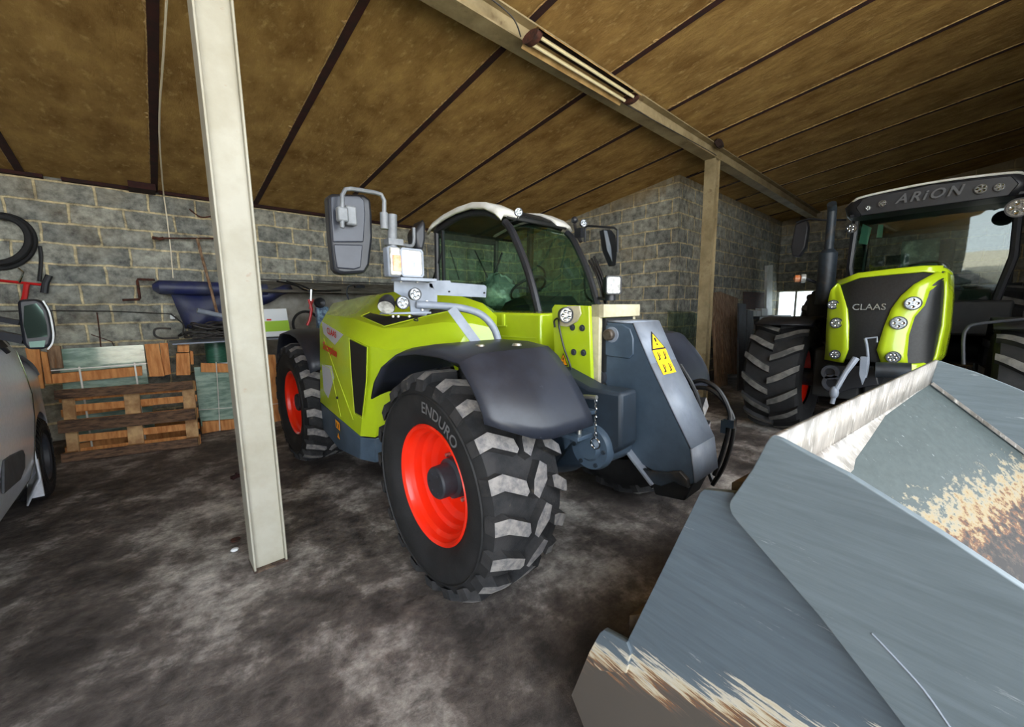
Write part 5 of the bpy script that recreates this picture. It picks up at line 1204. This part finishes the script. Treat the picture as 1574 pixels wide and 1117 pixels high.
p0 = AX(266, 0, .6); b = MB(); b.tube([(.34, 3.35, ceil_z(3.35) - .04), (.32, 4.4, ceil_z(4.4) - .05), (.30, 5.8, ceil_z(5.8) - .04), (K(251, 296, 7.5).x, 7.5, 3.2)], .008, 6, smooth=4); tag(b.build('ceiling_cord', 'rope'), 'pale cord strung under the ceiling beside a dark roof bar', 'rope')
b = MB(); b.tube([K(83, 477, 7.57), K(170, 478, 7.57), K(264, 482, 7.57)], .007, 6); b.tube([K(0, 478, 7.57), K(83, 477, 7.57)], .007, 6); tag(b.build('wall_wire', 'cable'), 'thin black wire strung low along the block wall behind the van mirror', 'wire')
b = MB(); b.tube([K(149, 480, 7.595), K(153, 510, 7.595), K(156, 545, 7.595)], .008, 6); b.tube([K(140, 514, 7.595), K(158, 520, 7.595), K(172, 525, 7.595), K(177, 535, 7.595)], .006, 6); tag(b.build('wire_hook', 'rust'), 'rusty wire hook hanging below the low black wire', 'hook')
b = MB(); b.tube([K(291, 321, 7.55), K(302, 330, 7.55), K(312, 334, 7.53), K(325, 332, 7.5)], .009, 6, smooth=3); tag(b.build('wall_bracket', 'rust'), 'small rusty iron bracket on the wall left of the column top', 'bracket')
b = MB(); b.cyl(K(265, 484, 7.5), K(265, 490, 7.5), .03, 10); tag(b.build('wall_insulator', 'white_card'), 'small white insulator at the end of the low wall wire', 'insulator')
# tyres and bicycle at the far left
for k, (cx_, cy_, ra, rb, ln) in enumerate(((-2, 371, 55, 41, 'old bicycle tyre hanging outermost on the wall above the red handlebar'), (-4, 368, 48, 36, 'smaller black tyre hanging inside the outer bicycle tyre'))):
    b = MB(); b.tube([K(cx_ + ra * math.cos(t), cy_ + rb * math.sin(t), 7.572 - .075 * k) for t in [j * PI / 20 for j in range(40)]], .035 if k else .03, 10, closed=True)
    tag(b.build('rubber_ring', 'rubber'), ln, 'tyre', 'bicycle tyres on the wall')
b = MB(); b.tube([K(61, 378, 7.58), K(63, 395, 7.58), K(62, 415, 7.58), K(60, 432, 7.58)], .018, 8, smooth=4); tag(b.build('rubber_hose', 'hose'), 'black rubber hose hanging beside the bicycle tyres', 'hose')
hb = MB(); hb.tube([K(-20, 428, 7.588), K(0, 431, 7.588), K(60, 437, 7.586), K(64, 437, 7.586)], .016, 8); hb = hb.build('bicycle_handlebar', 'red_paint'); tag(hb, 'red bicycle handlebar with black grip jutting out below the tyres', 'handlebar')
MB().tube([K(41, 436, 7.55), K(38, 456, 7.55), K(36, 462, 7.55)], .026, 8).build('stem', 'red_paint', hb)
MB().tube([K(76, 423, 7.54), K(70, 435, 7.54), K(68, 450, 7.54)], .034, 10).build('grip', 'black_plastic', hb)
MB().tube([K(30, 434, 7.55), K(36, 418, 7.55), K(28, 412, 7.55)], .01, 6).build('brake_lever', 'chrome', hb)
# ledge shelf right of the column
z1_, z0_ = K(500, 431, 7.15).z, K(500, 450, 7.15).z
sh = MB().bb((1.3, 7.15, z0_), (5.4, 7.6, z0_ + .04)).build('wall_shelf', 'shelf_board'); tag(sh, 'long weathered plank shelf on the back wall behind the green machine', 'shelf')
MB().bb((1.3, 7.45, z0_ + .04), (5.4, 7.58, z1_ - .02)).build('back_plank', 'shelf_board', sh)
MB().bb((1.3, 7.2, z1_ - .02), (5.4, 7.24, z1_)).build('front_rail', 'cable', sh)
b = MB(); b.bb((1.3, 7.54, 0), (4.2, 7.6, z0_)); tag(b.build('wall_panel', 'white_card'), 'pale board fixed to the wall below the long plank shelf', 'panel')
MATS['shelf_pale'] = mat('shelf_pale', (150, 146, 136), (120, 114, 104), rough=.9, scale=4); bpy.data.objects['wall_panel'].data.materials[0] = MATS['shelf_pale']
b = MB(); b.tube([K(425, 432, 7.138), K(445, 436, 7.138), K(458, 440, 7.138), K(470, 446, 7.138), K(500, 447, 7.138), K(524, 446, 7.138)], .014, 6, smooth=4); b.tube([K(440, 432, 7.138), K(462, 438, 7.138), K(475, 444, 7.138)], .012, 6); tag(b.build('black_cable', 'hose'), 'black cable draped along the front of the long plank shelf', 'cable')
b = MB(); b.tube([K(545, 438, 7.13), K(536, 440, 7.13), K(533, 450, 7.13), K(537, 462, 7.13)], .014, 8, smooth=3); b.cyl(K(545, 440, 7.13), K(560, 440, 7.13), .03, 10); tag(b.build('hand_tool', 'dark_steel'), 'dark bent hand tool hanging from the plank shelf by the large mirror', 'tool')
bk = MB(); bk.tube([K(465, 444, 6.9), K(474, 446, 6.9), K(480, 445, 6.9), K(486, 446, 6.9)], .014, 8); bk.tube([K(478.5, 445, 6.9), K(478, 462, 6.9)], .02, 8); bk = bk.build('handlebar', 'chrome')
bc = thing('child_bicycle', 'small red bicycle with chrome handlebar behind the white and green box', 'bicycle', tuple(K(474, 510, 6.9)))
bk.parent = bc; bk.location = -V(bc['_o']); bk['_o'] = bc['_o']
b = MB(); b.tube([K(475, 460, 6.9), K(479, 474, 6.9), K(476, 492, 6.9), K(472, 500, 6.9)], .022, 8); b.tube([K(481, 460, 6.9), K(476, 475, 6.9)], .018, 8); each(b, 'fork', 'red_paint', bc)
wc_ = K(471, 498, 6.95); b = MB(); b.tube([wc_ + V((math.cos(t) * .2, .03 * math.cos(t), math.sin(t) * .2)) for t in [j * PI / 14 for j in range(28)]], .02, 8, closed=True); b.build('wheel', 'rubber', bc)
tag(MB().bb((1.66, 6.66, 0), (2.75, 7.4, K(474, 520.5, 6.9).z)).build('storage_crate', 'wood_weather', bevel=.01), 'low wooden crate behind the rear wheel carrying the small bicycle', 'crate')
bc_ = K(491, 481, 6.8); o = MB().bb((bc_.x - .05, bc_.y - .06, K(474, 519, 6.9).z + .002), (bc_.x + .13, bc_.y + .06, bc_.z + .1)).build('gauge_box', 'blue_box', bevel=.02); tag(o, 'pale blue pump unit with a round black gauge beside the small bicycle', 'pump')
MB().lathe([(0, .001), (.03, .07), (0, .085), (-.05, .08)], K(492, 465, 6.72), (0, -1, 0), 20).build('gauge', 'black_plastic', o)

# ------------------------------------------------------------------ things by the side room
def drop(p, z=0): return V((p.x, p.y, z))
def lean(px4, Y, d, name, m, label, cat, **k):
    return board(px4, Y, d, name, m, label, cat)
o = MB().plate([AY(1096, 450, 3.3), AY(1109, 448, 3.3), drop(AY(1120, 575, 3.0)), drop(AY(1104, 575, 3.0))], (.02, .06, 0)).build('wooden_door', 'wood_weather', bevel=.004)
tag(o, 'old weathered plank door leaning on the side room wall behind the column', 'door')
for i in range(4):
    xa = 1109 + i * 6.5; MB().plate([AY(xa, 449 + i * 2.4, 3.3), AY(xa + 6, 451 + i * 2.4, 3.3), AY(xa + 9, 575, 3.0), AY(xa + 3, 575, 3.0)], (.01, .03, 0)).build('door_plank', 'wood_weather', o, bevel=.003)
MB().plate([AY(1113, 484, 3.22), AY(1138, 490, 3.22), AY(1138, 496, 3.22), AY(1113, 490, 3.22)], (0, .04, 0)).build('cross_batten', 'wood_block', o)
tag(MB().plate([AY(1136, 466, 2.82), AY(1147, 467, 2.82), drop(AY(1148, 560, 2.62)), drop(AY(1138, 560, 2.62))], (0, .03, 0)).build('grey_board', 'hub_grey'), 'dark grey board leaning right of the old plank door', 'board')
tag(MB().plate([AY(1149, 476, 2.82), AY(1158, 478, 2.82), drop(AY(1160, 560, 2.62)), drop(AY(1149, 560, 2.62))], (0, .03, 0)).build('grey_board', 'van_trim'), 'narrow board leaning second to the right of the plank door', 'board')
tag(MB().plate([AY(1027, 477, 3.3), AY(1066, 479, 3.3), AY(1072, 483, 3.3), drop(AY(1075, 605, 3.15)), drop(AY(1030, 604, 3.15))], (0, .01, 0)).build('leaning_glass', 'pane_glass'), 'clear glass pane leaning on the block wall behind the boom head', 'pane')
tag(MB().plate([AY(1179, 408, 3.2), AY(1188, 407, 3.2), drop(AY(1191, 485, 3.2)), drop(AY(1183, 485, 3.2))], (0, .05, 0)).build('white_post', 'white_paint'), 'white painted timber standing upright left of the bright window', 'post')
xw = 9.5
for i, (x0_, x1_, y0_, h_, lb) in enumerate(((1158, 1163, 477, 9, 'first small white box from the left on the ledge by the window'), (1164, 1170, 478, 8, 'middle small white box on the ledge by the window'), (1171, 1180, 474, 11.5, 'larger white box beside the white post on the ledge'))):
    c = MB().plate([AY(x0_, y0_, 3.0), AY(x1_, y0_, 3.0), AY(x1_, y0_ + h_, 3.0), AY(x0_, y0_ + h_, 3.0)], (.05, .15, .008)).build('white_box', 'white_card', bevel=.004); tag(c, lb, 'box', 'white boxes on the ledge')
zl = AY(1168, 486.3, 3.0).z
o = MB().bb((AY(1160, 485, 3.0).x, 2.90, zl - .05), (12.6, 3.17, zl)).build('work_bench', 'dark_steel'); tag(o, 'dark bench along the side room wall carrying the white boxes', 'bench')
for xx in (AY(1160, 485, 3.0).x + .05, 12.5):
    for yy in (2.94, 3.13): MB().bb((xx - .03, yy - .03, 0), (xx + .03, yy + .03, zl - .05)).build('leg', 'dark_steel', o)
tag(MB().plate([AY(1143, 448, 3.404), AY(1180, 450, 3.404), AY(1182, 475, 3.404), AY(1143, 475, 3.404)], (0, .010, 0)).build('rusty_sheet', 'rust'), 'rusty metal sheet on the block wall above the white boxes', 'sheet')
# small litter on the floor
for i, (x, y, r_, m_, lb, ct) in enumerate(((362, 735, .035, 'maroon_steel', 'dark red scrap of metal on the floor left of the column', 'scrap'), (362, 830, .03, 'rust', 'flat rusty disc on the floor left of the column foot', 'disc'), (361, 847, .025, 'white_card', 'small whitish stone on the floor beside the rusty disc', 'stone'))):
    p = AZ(x, y); b = MB()
    if i == 1: b.cyl(p, p + V((0, 0, .008)), r_, 16)
    elif i == 0: b.box(p + V((0, 0, .018)), (.07, .04, .03), Matrix.Rotation(.5, 3, 'Z')); b.box(p + V((.01, .0, .04)), (.02, .03, .02))
    else: b.ball(p + V((0, 0, .012)), r_, 8, (1, .8, .5))
    tag(b.build(('metal_scrap', 'rusty_disc', 'white_stone')[i], m_), lb, ct)

# ------------------------------------------------------------------ daylight
w = bpy.data.worlds.new('sky'); scene.world = w; w.use_nodes = True
bg = w.node_tree.nodes['Background']; bg.inputs[0].default_value = (.86, .93, 1, 1); bg.inputs[1].default_value = 3.2
sun = bpy.data.lights.new('sun', 'SUN'); sun.energy = 9; sun.angle = .02; sun.color = (1, .95, .86)
so = bpy.data.objects.new('sun', sun); COL.objects.link(so); so.rotation_euler = (math.radians(-28), math.radians(20), 0)
vs = scene.view_settings; scene.display_settings.display_device = 'sRGB'; vs.view_transform = 'Standard'; vs.look = 'None'; vs.gamma = 1; vs.use_curve_mapping = False; vs.exposure = 1.28
